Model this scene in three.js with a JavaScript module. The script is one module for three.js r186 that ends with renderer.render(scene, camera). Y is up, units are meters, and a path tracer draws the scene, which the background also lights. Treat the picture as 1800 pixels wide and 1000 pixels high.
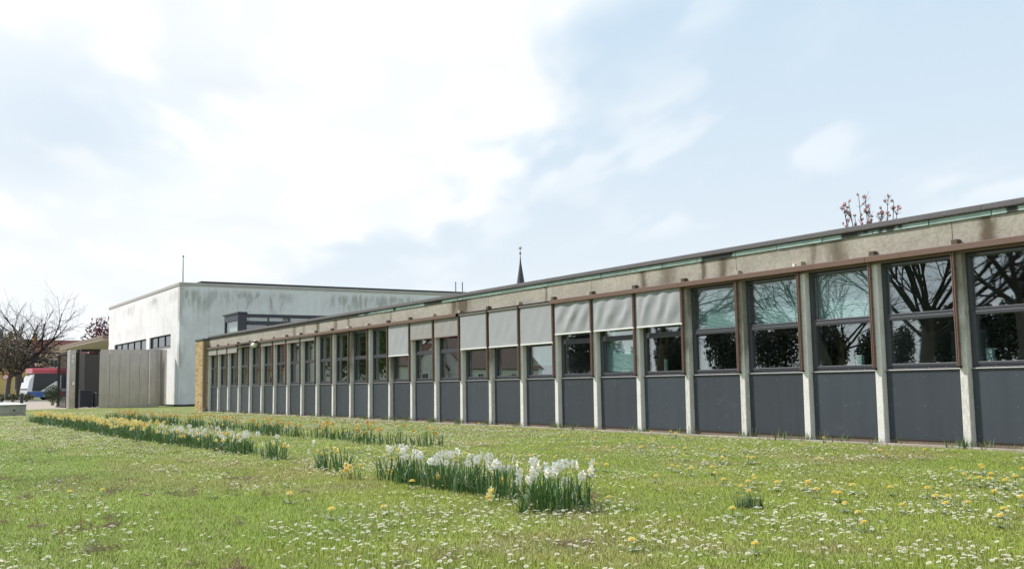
import * as THREE from 'three';
import { mergeGeometries } from 'three/addons/utils/BufferGeometryUtils.js';
import { RoundedBoxGeometry } from 'three/addons/geometries/RoundedBoxGeometry.js';

// ---------------------------------------------------------------- camera, sky, sun, exposure
const scene = new THREE.Scene();
const CAM = new THREE.Vector3(0, 0.8566, 11.0424), YAW = 0.5743, PITCH = 0.0991, ROLL = -0.017;
const camera = new THREE.PerspectiveCamera(31.62, 1024 / 568, 0.1, 3000);
const FW = new THREE.Vector3(-Math.cos(YAW) * Math.cos(PITCH), Math.sin(PITCH), -Math.sin(YAW) * Math.cos(PITCH));
const R0 = new THREE.Vector3().crossVectors(FW, new THREE.Vector3(0, 1, 0)).normalize(), U0 = new THREE.Vector3().crossVectors(R0, FW);
camera.up.copy(U0).multiplyScalar(Math.cos(ROLL)).addScaledVector(R0, -Math.sin(ROLL));
camera.position.copy(CAM);
camera.lookAt(CAM.clone().add(FW));
const renderer = new THREE.WebGLRenderer({ antialias: true });
renderer.toneMapping = THREE.LinearToneMapping;
renderer.toneMappingExposure = 1.19;
renderer.shadowMap.enabled = true;

const { lerp, clamp, smoothstep } = THREE.MathUtils;
function rng(seed) { let a = seed >>> 0; return () => { a = (a + 0x6d2b79f5) >>> 0; let t = Math.imul(a ^ (a >>> 15), 1 | a); t = (t + Math.imul(t ^ (t >>> 7), 61 | t)) ^ t; return ((t ^ (t >>> 14)) >>> 0) / 4294967296; }; }
function hash(x, y, s) { let h = Math.imul(x, 374761393) ^ Math.imul(y, 668265263) ^ Math.imul(s, 2147483647 - 1013); h = Math.imul(h ^ (h >>> 13), 1274126177); return ((h ^ (h >>> 16)) >>> 0) / 4294967296; }
function noise(x, y, s = 1, p = 0) {          // smooth lattice noise 0..1, period p in cells when given
  const ix = Math.floor(x), iy = Math.floor(y), fx = x - ix, fy = y - iy, u = fx * fx * (3 - 2 * fx), v = fy * fy * (3 - 2 * fy);
  const w = (k) => (p ? ((k % p) + p) % p : k);
  return lerp(lerp(hash(w(ix), w(iy), s), hash(w(ix + 1), w(iy), s), u), lerp(hash(w(ix), w(iy + 1), s), hash(w(ix + 1), w(iy + 1), s), u), v);
}
function fbm(x, y, s = 1, o = 4, p = 0) { let a = 0.5, t = 0, n = 0; for (let i = 0; i < o; i++) { t += a * noise(x, y, s + i, p); n += a; a *= 0.5; x *= 2; y *= 2; p *= 2; } return t / n; }

const sunDir = new THREE.Vector3(-0.55, 0.70, 0.46).normalize();
{ // one sky of pale spring blue behind thin drifting cloud
  const W = 2048, H = 1024, d = new Float32Array(W * H * 4);
  const heading = Math.atan2(-Math.sin(YAW), -Math.cos(YAW));
  for (let r = 0; r < H; r++) for (let c = 0; c < W; c++) {
    const el = ((r + 0.5) / H - 0.5) * Math.PI, az = ((c + 0.5) / W - 0.5) * 2 * Math.PI, y = Math.sin(el), ce = Math.cos(el);
    let rel = az - heading; rel = Math.atan2(Math.sin(rel), Math.cos(rel));
    const up = clamp(y, 0, 1), e = THREE.MathUtils.radToDeg(Math.max(el, 0)), a = THREE.MathUtils.radToDeg(rel);
    const t = Math.pow(up, 0.55);
    const blue = [lerp(0.74, 0.33, t), lerp(0.785, 0.53, t), lerp(0.81, 0.73, t)];
    // clouds lie on a flat layer; stretched toward the horizon
    const k = 1 / (up + 0.16), px = Math.cos(az) * ce * k, pz = Math.sin(az) * ce * k;
    const wx = fbm(px * 1.6 + 9, pz * 1.6, 31, 3) - 0.5, wz = fbm(px * 1.6, pz * 1.6 + 5, 37, 3) - 0.5;
    let f = fbm(px * 1.5 + wx * 1.4, pz * 1.5 + wz * 1.4, 11, 6);
    const streak = fbm(px * 3.2 + pz * 1.2 + wx, pz * 7 - px * 3 + wz, 17, 5);
    // the great bank of cloud whose edge slants up to the right
    const edge = (a - (-2.2)) * (20.8 - 12) - (e - 12) * (5.2 + 6.5), side = clamp(-edge / 14.6 / 7 + (f - 0.5) * 1.7, -1, 1.2);
    const win = Math.exp(-Math.pow(a / 42, 4)) * Math.exp(-Math.pow((e - 15) / 24, 4));
    const bank = smoothstep(side + (streak - 0.5) * 0.5, -0.14, 0.4) * (1 - 0.75 * Math.exp(-Math.pow((a + 24) / 8, 2) - Math.pow((e - 13.5) / 3.6, 2)));
    const wild = smoothstep(f, 0.5, 0.76);
    let cl = lerp(wild, bank, win);
    cl = clamp(cl * (1 - 0.16 * smoothstep(0.62 - streak, 0.08, 0.3)) + 0.4 * smoothstep(streak, 0.47, 0.7) * smoothstep(f, 0.32, 0.56), 0, 1);
    const haze = Math.exp(-e / 7);
    cl = lerp(cl, 0.72, haze * 0.75);
    const tone = 0.85 + 0.14 * fbm(px * 3 + wx, pz * 3, 23, 4), o = (r * W + c) * 4;
    for (let i = 0; i < 3; i++) d[o + i] = el < -0.02 ? [0.2, 0.22, 0.13][i] : lerp(blue[i], [0.97, 0.985, 1.0][i] * tone, cl * 0.93);
    d[o + 3] = 1;
  }
  const t = new THREE.DataTexture(d, W, H, THREE.RGBAFormat, THREE.FloatType);
  t.mapping = THREE.EquirectangularReflectionMapping; t.magFilter = THREE.LinearFilter; t.needsUpdate = true;
  scene.background = t; scene.environment = t;
}
const sun = new THREE.DirectionalLight(0xfff7ef, 3.9);
sun.position.copy(sunDir).multiplyScalar(120).add(new THREE.Vector3(-25, 0, 0)); sun.target.position.set(-25, 0, 0);
sun.castShadow = true; sun.shadow.radius = 5; sun.shadow.mapSize.set(4096, 4096);
Object.assign(sun.shadow.camera, { left: -70, right: 70, top: 50, bottom: -50, near: 1, far: 320 });
scene.add(sun, sun.target);

// ---------------------------------------------------------------- helpers
const V = (x, y, z) => new THREE.Vector3(x, y, z);
const toS = (v) => (v <= 0.0031308 ? 12.92 * v : 1.055 * Math.pow(v, 1 / 2.4) - 0.055);
function tex(w, h, fn, { color = true, rep } = {}) {      // fn(u, v) gives linear colour (or a height for bump and roughness maps)
  const d = new Uint8Array(w * h * 4);
  for (let j = 0; j < h; j++) for (let i = 0; i < w; i++) {
    const c = fn((i + 0.5) / w, (j + 0.5) / h), o = (j * w + i) * 4, a = Array.isArray(c) ? c : [c, c, c];
    for (let k = 0; k < 3; k++) d[o + k] = Math.round(255 * clamp(color ? toS(clamp(a[k], 0, 1)) : a[k], 0, 1));
    d[o + 3] = 255;
  }
  const t = new THREE.DataTexture(d, w, h);
  t.wrapS = t.wrapT = THREE.RepeatWrapping; t.magFilter = THREE.LinearFilter; t.minFilter = THREE.LinearMipmapLinearFilter; t.generateMipmaps = true;
  if (color) t.colorSpace = THREE.SRGBColorSpace;
  if (rep) t.repeat.set(rep[0], rep[1]);
  t.needsUpdate = true;
  return t;
}
const lin = (r, g, b) => new THREE.Color().setRGB(r, g, b);
const mat = (rgb, o = {}) => new THREE.MeshStandardMaterial({ color: rgb ? lin(...rgb) : 0xffffff, roughness: 0.8, ...o });
const phys = (rgb, o = {}) => new THREE.MeshPhysicalMaterial({ color: rgb ? lin(...rgb) : 0xffffff, roughness: 0.8, ...o });
const used = {};
function numbered(n) { const k = (used[n] = (used[n] ?? -1) + 1); return k ? `${n}_${String(k).padStart(3, '0')}` : n; }
function shade(o) { o.castShadow = o.receiveShadow = true; return o; }
function part(name, geo, m, parent, x = 0, y = 0, z = 0) { const o = shade(new THREE.Mesh(geo, m)); o.name = name; o.position.set(x, y, z); parent.add(o); return o; }
function thing(name, label, category, pos = [0, 0, 0], turn = 0, group) {
  const o = new THREE.Group(); o.name = numbered(name); o.position.set(...pos); o.rotation.y = turn;
  o.userData = { label, category }; if (group) o.userData.group = group; scene.add(o); return o;
}
function solo(name, geo, m, label, category, pos = [0, 0, 0], group) { const o = shade(new THREE.Mesh(geo, m)); o.name = numbered(name); o.position.set(...pos); o.userData = { label, category }; if (group) o.userData.group = group; scene.add(o); return o; }
function struct(name, geo, m, y = 0) { const o = shade(new THREE.Mesh(geo, m)); o.name = name; o.position.y = y; o.userData.kind = 'structure'; scene.add(o); return o; }
function stuff(name, geo, m, list, label, category) {  // list of {p, s, ry, tilt, c}
  const o = new THREE.InstancedMesh(geo, m, list.length), q = new THREE.Quaternion(), e = new THREE.Euler(), M = new THREE.Matrix4(), s = V(1, 1, 1);
  list.forEach((l, i) => { e.set(l.tx || 0, l.ry || 0, l.tz || 0, 'YXZ'); q.setFromEuler(e); const k = l.s || 1; s.set(k, l.sy || k, k); o.setMatrixAt(i, M.compose(l.p, q, s)); if (l.c) o.setColorAt(i, l.c); });
  o.name = numbered(name); o.userData = { label, category, kind: 'stuff' }; scene.add(shade(o)); return o;
}
// metric uv from position and face direction
function muv(g, s = 1, ox = 0, oy = 0) {
  const p = g.attributes.position, n = g.attributes.normal, uv = new Float32Array(p.count * 2);
  for (let i = 0; i < p.count; i++) {
    const ax = Math.abs(n.getX(i)), ay = Math.abs(n.getY(i)), az = Math.abs(n.getZ(i));
    const [a, b] = ay > ax && ay > az ? [p.getX(i), p.getZ(i)] : ax > az ? [p.getZ(i), p.getY(i)] : [p.getX(i), p.getY(i)];
    uv[i * 2] = a * s + ox; uv[i * 2 + 1] = b * s + oy;
  }
  g.setAttribute('uv', new THREE.BufferAttribute(uv, 2)); return g;
}
const box = (x0, x1, y0, y1, z0, z1) => muv(new THREE.BoxGeometry(x1 - x0, y1 - y0, z1 - z0).translate((x0 + x1) / 2, (y0 + y1) / 2, (z0 + z1) / 2));
const rbox = (x0, x1, y0, y1, z0, z1, r = 0.004, seg = 1) => muv(new RoundedBoxGeometry(x1 - x0, y1 - y0, z1 - z0, seg, r).translate((x0 + x1) / 2, (y0 + y1) / 2, (z0 + z1) / 2));
const clean = (g) => { const n = g.index ? g.toNonIndexed() : g; for (const k of Object.keys(n.attributes)) if (!['position', 'normal', 'uv'].includes(k)) n.deleteAttribute(k); return n; };
const join = (...gs) => mergeGeometries(gs.flat().map(clean));
function extrude(pts, depth, opt = {}) { const s = new THREE.Shape(pts.map(([x, y]) => new THREE.Vector2(x, y))); return new THREE.ExtrudeGeometry(s, { depth, bevelEnabled: false, ...opt }); }
function paint(g, c) { const n = g.attributes.position.count, a = new Float32Array(n * 3); for (let i = 0; i < n; i++) a.set(c, i * 3); g.setAttribute('color', new THREE.BufferAttribute(a, 3)); return g; }
const joinC = (...gs) => mergeGeometries(gs.flat().map((g) => { const n = g.index ? g.toNonIndexed() : g; for (const k of Object.keys(n.attributes)) if (!['position', 'normal', 'color'].includes(k)) n.deleteAttribute(k); return n; }));
class Raw {                                       // triangle collector
  constructor() { this.p = []; this.n = []; this.uv = []; this.c = []; }
  tri(a, b, c, n, col) { const nn = n || V(0, 0, 0).crossVectors(b.clone().sub(a), c.clone().sub(a)).normalize(); for (const v of [a, b, c]) { this.p.push(v.x, v.y, v.z); this.n.push(nn.x, nn.y, nn.z); this.uv.push(v.x + v.z, v.y); if (col) this.c.push(...col); } }
  quad(a, b, c, d, n, col) { this.tri(a, b, c, n, col); this.tri(a, c, d, n, col); }
  geo() { const g = new THREE.BufferGeometry(); g.setAttribute('position', new THREE.Float32BufferAttribute(this.p, 3)); g.setAttribute('normal', new THREE.Float32BufferAttribute(this.n, 3)); g.setAttribute('uv', new THREE.Float32BufferAttribute(this.uv, 2)); if (this.c.length) g.setAttribute('color', new THREE.Float32BufferAttribute(this.c, 3)); return g; }
  tube(pts, rads, sides) {
    const rings = [];
    for (let i = 0; i < pts.length; i++) {
      const d = (i < pts.length - 1 ? pts[i + 1].clone().sub(pts[i]) : pts[i].clone().sub(pts[i - 1])).normalize();
      const a = Math.abs(d.y) < 0.9 ? V(0, 1, 0) : V(1, 0, 0), u = V(0, 0, 0).crossVectors(d, a).normalize(), w = V(0, 0, 0).crossVectors(d, u);
      rings.push(Array.from({ length: sides }, (_, k) => { const t = (k / sides) * 2 * Math.PI; const n = u.clone().multiplyScalar(Math.cos(t)).addScaledVector(w, Math.sin(t)); return [pts[i].clone().addScaledVector(n, rads[i]), n]; }));
    }
    for (let i = 0; i + 1 < rings.length; i++) for (let k = 0; k < sides; k++) {
      const q = [rings[i][k], rings[i][(k + 1) % sides], rings[i + 1][(k + 1) % sides], rings[i + 1][k]];
      for (const j of [0, 1, 2, 0, 2, 3]) { const [v, n] = q[j]; this.p.push(v.x, v.y, v.z); this.n.push(n.x, n.y, n.z); this.uv.push(k / sides, v.y); }
    }
  }
}
const S = (n) => new THREE.Vector3(n, n, n);

// ---------------------------------------------------------------- materials
const grainB = tex(256, 256, (u, v) => fbm(u * 32, v * 32, 5, 4, 32), { color: false, rep: [2, 2] });
const concreteTex = (base, seed, amp = 0.3, rep = 1) => tex(512, 512, (u, v) => {
  const big = fbm(u * 4, v * 4, seed, 4, 4), fine = fbm(u * 64, v * 64, seed + 9, 3, 64), pit = noise(u * 110, v * 110, seed + 3, 110) > 0.86 ? 0.72 : 1;
  const k = (1 - amp / 2 + amp * (0.6 * big + 0.4 * fine) * 1.1) * pit; return base.map((b) => b * k);
}, { rep: [rep, rep] });
const M = {};
M.column = mat(null, { map: concreteTex([0.7, 0.685, 0.655], 40, 0.36, 1.6), roughness: 0.9, bumpMap: grainB, bumpScale: 0.004 });
M.columnWorn = mat(null, { roughness: 0.92, bumpMap: grainB, bumpScale: 0.004, map: tex(256, 512, (u, v) => {
  const k = 0.75 + 0.5 * fbm(u * 30, v * 40, 77, 4, 10), s = 0.85 * smoothstep(fbm(u * 8, v * 5, 71, 4, 1) + 0.35 * (fbm(u * 3, v * 9, 73, 3) - 0.5), 0.44, 0.66) * smoothstep(v + 0.5 * (fbm(u * 5, v * 7, 74, 4) - 0.5), 0.42, 0.72); return [lerp(0.64, 0.2, s) * k, lerp(0.625, 0.185, s) * k, lerp(0.59, 0.135, s) * k]; }, { rep: [1.7, 0.4] }) });
const stainAt = [[-6.75, .16, 1], [-8.95, .3, .75], [-9.35, .14, .6], [-11.55, .1, .95], [-11.1, .16, .85], [-12.4, .3, .6], [-13.0, .12, .9], [-15.9, .06, .8], [-19.1, .45, 1.1], [-19.5, .2, 1], [-22.7, .05, .6], [-25.3, .14, .7], [-26.2, .2, .8], [-27.5, .16, .95], [-28.6, .12, .6], [-29.4, .2, .7], [-4.8, .2, .7], [-2.7, .3, .8]];
const grainF = grainB.clone(); grainF.repeat.set(80, 0.6); grainF.needsUpdate = true;
M.fascia = mat(null, { roughness: 0.93, bumpMap: grainF, bumpScale: 0.0028, map: tex(2048, 20, (u, v) => {
  const x = -40 + u * 40, y = v * 0.3, k = 0.72 + 0.34 * fbm(x * 1.3, y * 4, 51, 4) + 0.3 * (noise(x * 46, y * 46, 52) - 0.5) + 0.2 * (fbm(x * 14, y * 14, 53, 3) - 0.5);
   let st = 0;
  for (const [sx, w, a] of stainAt) { const dx = (x - sx + (fbm(x * 5, y * 5, 57, 3) - 0.5) * 0.12) / w; if (Math.abs(dx) < 2) st = Math.max(st, a * Math.exp(-dx * dx * 2.2) * smoothstep(fbm(x * 22, y * 2.5, 58, 3) + 0.25 * Math.exp(-dx * dx), 0.36, 0.62)); }
  const b = [0.4, 0.37, 0.32], s = clamp(st, 0, 0.88);
  return [lerp(b[0] * k, 0.085, s), lerp(b[1] * k, 0.062, s), lerp(b[2] * k, 0.036, s)]; }) });
M.fascia.map.wrapS = THREE.ClampToEdgeWrapping;
M.panel = phys(null, { roughness: 0.42, map: tex(512, 512, (u, v) => { const k = 0.82 + 0.4 * fbm(u * 5, v * 2, 61, 5, 1) + 0.22 * (fbm(u * 40, v * 1.5, 62, 3) - 0.5) + (noise(u * 150, v * 150, 63) > 0.985 ? 0.6 : 0) + 0.22 * smoothstep(fbm(u * 17, v * 30, 64, 3), 0.72, 0.82); return [0.047 * k, 0.057 * k, 0.073 * k]; }, { rep: [0.37, 0.41] }) });
M.panels = [1, 0.9, 1.13].map((k) => { const m = M.panel.clone(); m.color.setScalar(k); return m; });
M.frame = mat([0.05, 0.053, 0.066], { roughness: 0.38 });
M.sill = mat([0.36, 0.36, 0.37], { roughness: 0.4, metalness: 0.5 });
M.screw = mat([0.4, 0.4, 0.4], { roughness: 0.4, metalness: 0.7 });
M.brown = mat([0.16, 0.098, 0.077], { roughness: 0.46, map: tex(256, 256, (u, v) => { const k = 0.8 + 0.4 * fbm(u * 6, v * 6, 81, 4, 6); return [k, k * 0.99, k * 0.97]; }, { rep: [0.7, 0.7] }) });
M.brownDark = mat([0.055, 0.032, 0.026], { roughness: 0.6 });
M.tube = mat([0.3, 0.28, 0.26], { roughness: 0.5, metalness: 0.3 });
M.cap = mat([0.012, 0.011, 0.01], { roughness: 0.7 });
M.bracket = mat([0.4, 0.35, 0.26], { roughness: 0.9, bumpMap: grainB, bumpScale: 0.004 });
M.bracketDark = mat([0.1, 0.08, 0.055], { roughness: 0.9 });
M.copper = mat(null, { roughness: 0.7, map: tex(1024, 32, (u, v) => {
  const x = u * 16, f = fbm(x * 2.2, v * 1.2, 91, 4), s = smoothstep(f, 0.57, 0.6), k = 0.85 + 0.4 * fbm(x * 9, v * 4, 92, 3); return [lerp(0.36, 0.04, s) * k, lerp(0.48, 0.042, s) * k, lerp(0.47, 0.042, s) * k]; }, { rep: [1 / 16, 1] }) });
M.flash = mat([0.075, 0.078, 0.08], { roughness: 0.6, metalness: 0.2 });
M.felt = mat(null, { roughness: 0.95, bumpMap: grainB, bumpScale: 0.006, map: tex(512, 256, (u, v) => { const k = 0.7 + 0.4 * fbm(u * 6, v * 3, 95, 4, 3) + 0.4 * (noise(u * 200, v * 100, 96) - 0.5); return [0.1 * k, 0.094 * k, 0.093 * k]; }, { rep: [0.8, 1.6] }) });
M.awning = phys(null, { roughness: 0.95, side: THREE.DoubleSide, map: tex(512, 512, (u, v) => { const k = 0.9 + 0.14 * fbm(u * 3, v * 3, 101, 4, 3) + 0.06 * (noise(u * 150, v * 3, 102) - 0.5) + 0.05 * (noise(u * 2, v * 220, 103) - 0.5); return [0.385 * k, 0.4 * k, 0.42 * k]; }), transmission: 0.12 });
M.awningOld = phys(null, { roughness: 0.95, side: THREE.DoubleSide, map: tex(256, 256, (u, v) => { const k = 0.82 + 0.2 * fbm(u * 14, v * 2, 105, 4, 2) + 0.1 * fbm(u * 3, v * 3, 107, 3, 3); return [0.33 * k, 0.325 * k, 0.31 * k]; }), transmission: 0.1 });
M.hem = mat([0.72, 0.72, 0.7], { roughness: 0.6 });
M.glass = phys([0.84, 0.95, 0.95], { transmission: 1, thickness: 0, roughness: 0, ior: 2.8, side: THREE.DoubleSide });
M.plinth = mat(null, { map: concreteTex([0.2, 0.155, 0.12], 120, 0.9, 1), roughness: 1 });
M.soil = mat(null, { map: concreteTex([0.16, 0.12, 0.085], 124, 1.1, 1.3), roughness: 1 });
M.edging = mat(null, { map: concreteTex([0.36, 0.32, 0.27], 128, 0.6, 1), roughness: 0.95 });
M.inside = mat([0.15, 0.145, 0.14], { roughness: 0.9 });
M.insideDark = mat([0.07, 0.065, 0.06], { roughness: 0.8 });
M.carpet = mat([0.07, 0.07, 0.075], { roughness: 1 });
M.blind = phys([0.82, 0.86, 0.83], { roughness: 0.6, transmission: 0.15, side: THREE.DoubleSide });
M.curtain = phys([0.5, 0.52, 0.46], { roughness: 0.95, transmission: 0.25, side: THREE.DoubleSide });
M.rollerGreen = phys([0.5, 0.6, 0.48], { roughness: 0.95, transmission: 0.3, side: THREE.DoubleSide });
M.bricks = [[0.56, 0.4, 0.2], [0.5, 0.345, 0.16], [0.6, 0.45, 0.24], [0.43, 0.28, 0.12], [0.54, 0.37, 0.17]].map((c, i) => mat(c, { roughness: 0.92, bumpMap: grainB, bumpScale: 0.004, map: concreteTex([0.95, 0.95, 0.95], 130 + i, 0.4, 3) }));
M.mortar = mat([0.24, 0.2, 0.15], { roughness: 1 });
M.zinc = mat([0.1, 0.105, 0.11], { roughness: 0.55, metalness: 0.3 });
M.white = mat([0.74, 0.74, 0.73], { roughness: 0.9 });
M.coping = mat(null, { map: concreteTex([0.4, 0.385, 0.37], 150, 0.3, 0.5), roughness: 0.7 });
M.black = mat([0.018, 0.019, 0.022], { roughness: 0.7 });
M.navy = mat([0.028, 0.034, 0.05], { roughness: 0.4 });
M.grassBlade = phys(null, { roughness: 0.75, transmission: 0.3, side: THREE.DoubleSide });
M.leaf = phys(null, { roughness: 0.5, transmission: 0.28, side: THREE.DoubleSide, vertexColors: true });
M.flower = phys(null, { roughness: 0.7, transmission: 0.3, side: THREE.DoubleSide, vertexColors: true });
M.bark = mat(null, { roughness: 1, map: tex(256, 256, (u, v) => { const k = 0.6 + 0.8 * fbm(u * 14, v * 4, 160, 4, 2); return [0.1 * k, 0.085 * k, 0.066 * k]; }) });
M.twig = mat([0.036, 0.029, 0.024], { roughness: 1 });

// ---------------------------------------------------------------- ground, path, road
const gh = (x, z) => 0.012 + 0.018 * smoothstep(z, 0.3, 1.5) + 0.03 * (fbm(x * 0.55, z * 0.55, 201, 3) - 0.5) * smoothstep(z, 0.2, 1.2);
const turf = tex(1024, 1024, (u, v) => {
  const a = fbm(u * 6, v * 6, 211, 4, 6), b = fbm(u * 90, v * 90, 213, 3, 90), c = noise(u * 240, v * 240, 215, 240), d = smoothstep(fbm(u * 11, v * 11, 217, 4, 11), 0.55, 0.7);
  const k = 0.55 + 0.5 * b + 0.4 * c; return [lerp(lerp(0.16, 0.2, a), 0.21, d) * k, lerp(lerp(0.205, 0.235, a), 0.195, d) * k, lerp(0.045, 0.09, d) * k]; });
const turfMat = (rep) => { const t = turf.clone(); t.repeat.set(rep, rep); t.needsUpdate = true; return mat(null, { map: t, roughness: 1 }); };
{
  const g = new THREE.PlaneGeometry(1600, 1600).rotateX(-Math.PI / 2); muv(g); struct('ground', g, turfMat(0.12));
  const lw = new THREE.PlaneGeometry(54, 18, 216, 72).rotateX(-Math.PI / 2).translate(-26.5, 0, 9.13), p = lw.attributes.position;
  for (let i = 0; i < p.count; i++) p.setY(i, gh(p.getX(i), p.getZ(i)));
  lw.computeVertexNormals(); muv(lw); struct('lawn', lw, turfMat(0.35));
  const gravel = mat(null, { roughness: 1, map: tex(512, 512, (u, v) => { const k = 0.75 + 0.35 * fbm(u * 5, v * 5, 221, 3, 5) + 0.5 * (noise(u * 200, v * 200, 222, 200) - 0.5); return [0.43 * k, 0.36 * k, 0.3 * k]; }, { rep: [0.3, 0.3] }) });
  const pathShape = (pts) => { const s = new THREE.Shape(pts.map(([x, z]) => new THREE.Vector2(x, -z))); return muv(new THREE.ShapeGeometry(s).rotateX(-Math.PI / 2)); };
  struct('path', pathShape([[-54, 18], [-53.2, 4.3], [-53.6, 2.3], [-60, -2.7], [-100, -2.7], [-100, 18]]), gravel, 0.012);
  struct('road', pathShape([[-108, 90], [-108, -90], [-142, -90], [-142, 90]]), mat(null, { map: concreteTex([0.17, 0.155, 0.145], 225, 0.5, 0.3), roughness: 0.95 }), 0.008);
}

// ---------------------------------------------------------------- the long low building
const PITCHB = 1.2, X = (k) => -7.2239 - PITCHB * k, CW = 0.105, BW = PITCHB - CW;
const K0 = -6, K1 = 26;
const B = thing('office_wing', 'long low office wing with concrete columns, dark cladding panels and a ribbon of windows', 'building');
{
  const r = rng(5);
  // columns, slightly tapered, with chamfered arrises
  const colGeo = (() => { const g = new RoundedBoxGeometry(CW, 2.46, 0.2, 2, 0.012).translate(CW / 2, 1.2, -0.1), p = g.attributes.position; for (let i = 0; i < p.count; i++) { const t = clamp(1 - p.getY(i) / 2.4, 0, 1); p.setX(i, (p.getX(i) - CW / 2) * (0.93 + 0.12 * t) + CW / 2); p.setZ(i, p.getZ(i) > -0.1 ? p.getZ(i) + 0.016 * t - 0.004 : p.getZ(i)); } return g; })();
  const railGeo = join(rbox(0, 0.017, 0.985, 2.364, 0.02, 0.058, 0.004, 2), rbox(0.024, 0.04, 0.985, 2.364, 0.02, 0.058, 0.004, 2), box(0.004, 0.036, 0.99, 2.364, 0.012, 0.03));
  const railEnd = rbox(-0.004, 0.045, 0.962, 0.986, 0.008, 0.066, 0.004);
  const bolt = new THREE.SphereGeometry(0.009, 6, 4);
  const wornCols = new Set([0, 3, 4, 13, 15, 9]);
  for (let k = K0; k <= K1; k++) {
    const g = wornCols.has(k) ? muv(colGeo.clone(), 1, r() * 7, 0) : muv(colGeo.clone(), 1, r() * 7, r() * 7);
    part('column', g, wornCols.has(k) ? M.columnWorn : M.column, B, X(k), 0, 0);
    if (k < K1) { const gr = part('awning_guide_rail', railGeo, M.brown, B, X(k) - 0.002, 0, 0); part('end_cap', railEnd, M.cap, gr); for (const y of [1.25, 1.75, 2.15]) part('bolt', bolt, M.cap, gr, 0.045, y, 0.03); }
    const br = rbox(0, 0.085, 2.432, 2.5, -0.012, 0.065, 0.006, 2), dk = r() < 0.42;
    part('bracket', br, dk ? M.bracketDark : M.bracket, B, X(k) + 0.012 + r() * 0.03, 0, 0);
    if (r() < 0.22) part('bracket', rbox(-0.06, -0.018, 2.438, 2.485, -0.012, 0.05, 0.004), M.hem, B, X(k), 0, 0);
  }
  // cladding panels, sills, windows
  const panelGeo = rbox(0.006, BW - 0.006, 0.09, 0.944, -0.1, -0.075, 0.003);
  const screws = []; for (const x of [0.05, BW / 2, BW - 0.05]) for (const y of [0.15, 0.5, 0.86]) screws.push(new THREE.SphereGeometry(0.0055, 6, 3).translate(x, y, -0.0745));
  const screwGeo = join(screws), lip = box(0.004, BW - 0.004, 0.083, 0.0895, -0.1, -0.068);
  const sillGeo = rbox(0.002, BW - 0.002, 0.945, 0.961, -0.12, -0.052, 0.004);
  const frameGeo = join(rbox(0, 0.042, 0.962, 2.36, -0.17, -0.09, 0.004), rbox(BW - 0.042, BW, 0.962, 2.36, -0.17, -0.09, 0.004), rbox(0.042, BW - 0.042, 2.287, 2.36, -0.17, -0.088, 0.004), rbox(0.042, BW - 0.042, 0.963, 0.992, -0.17, -0.088, 0.004), rbox(0.042, BW - 0.042, 1.636, 1.676, -0.17, -0.088, 0.004));
  const s0 = 0.044, s1 = BW - 0.044, sashGeo = join(rbox(s0, s0 + 0.044, 0.994, 1.634, -0.155, -0.078, 0.006, 2), rbox(s1 - 0.044, s1, 0.994, 1.634, -0.155, -0.078, 0.006, 2), rbox(s0 + 0.044, s1 - 0.044, 0.994, 1.034, -0.155, -0.079, 0.006, 2), rbox(s0 + 0.044, s1 - 0.044, 1.588, 1.634, -0.155, -0.079, 0.006, 2));
  const pane = (x0, x1, y0, y1, z) => muv(new THREE.PlaneGeometry(x1 - x0, y1 - y0).translate((x0 + x1) / 2, (y0 + y1) / 2, z), 1);
  const lowPane = pane(s0 + 0.04, s1 - 0.04, 1.03, 1.592, -0.112), topPane = pane(0.038, BW - 0.038, 1.672, 2.292, -0.13);
  const vents = join([0.3, 0.62, 0.86].map((x) => new THREE.SphereGeometry(0.006, 6, 3).translate(x, 0.977, -0.0875)));
  // awnings
  const cloth = (y0, y1, seed, wrinkle) => { const g = new THREE.PlaneGeometry(BW + 0.035, y1 - y0, 28, 20).translate(0, (y0 + y1) / 2, 0), p = g.attributes.position; for (let i = 0; i < p.count; i++) { const x = p.getX(i), y = p.getY(i), t = (y1 - y) / (y1 - y0), d = Math.sin(x * 3 + seed) * 0.5 + (x * 1.5 - y * 0.8) * 5 + seed * 2 + 1.2 * fbm(x * 4, y * 4 + seed, 301, 2); p.setZ(i, 0.045 + 2.6 * wrinkle * (0.5 * fbm((x + y * 0.5) * 5 + seed, y * 2.4 - x, 300, 3) + 0.25 * Math.sin(d * 2.2)) * Math.sin(Math.PI * clamp(t * 0.9 + 0.06, 0, 1)) * (1 - Math.pow(Math.abs(x) / 0.57, 4)) * 0.028); } g.computeVertexNormals(); return muv(g, 1, seed, 0); };
  function awning(j, y0, kind) {
    const m = kind === 'short' ? M.awningOld : M.awning, a = part('awning', cloth(y0, 2.37, j * 1.7, kind === 'slack' ? 1 : kind === 'short' ? 0.15 : 0.12), m, B, X(j) - BW / 2 + 0.02, 0, 0);
    part('hem_bar', rbox(-BW / 2 - 0.015, BW / 2 + 0.015, y0 - 0.022, y0 + 0.004, 0.036, 0.06, 0.006, 2), kind === 'short' ? M.brown : M.hem, a);
  }
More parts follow.
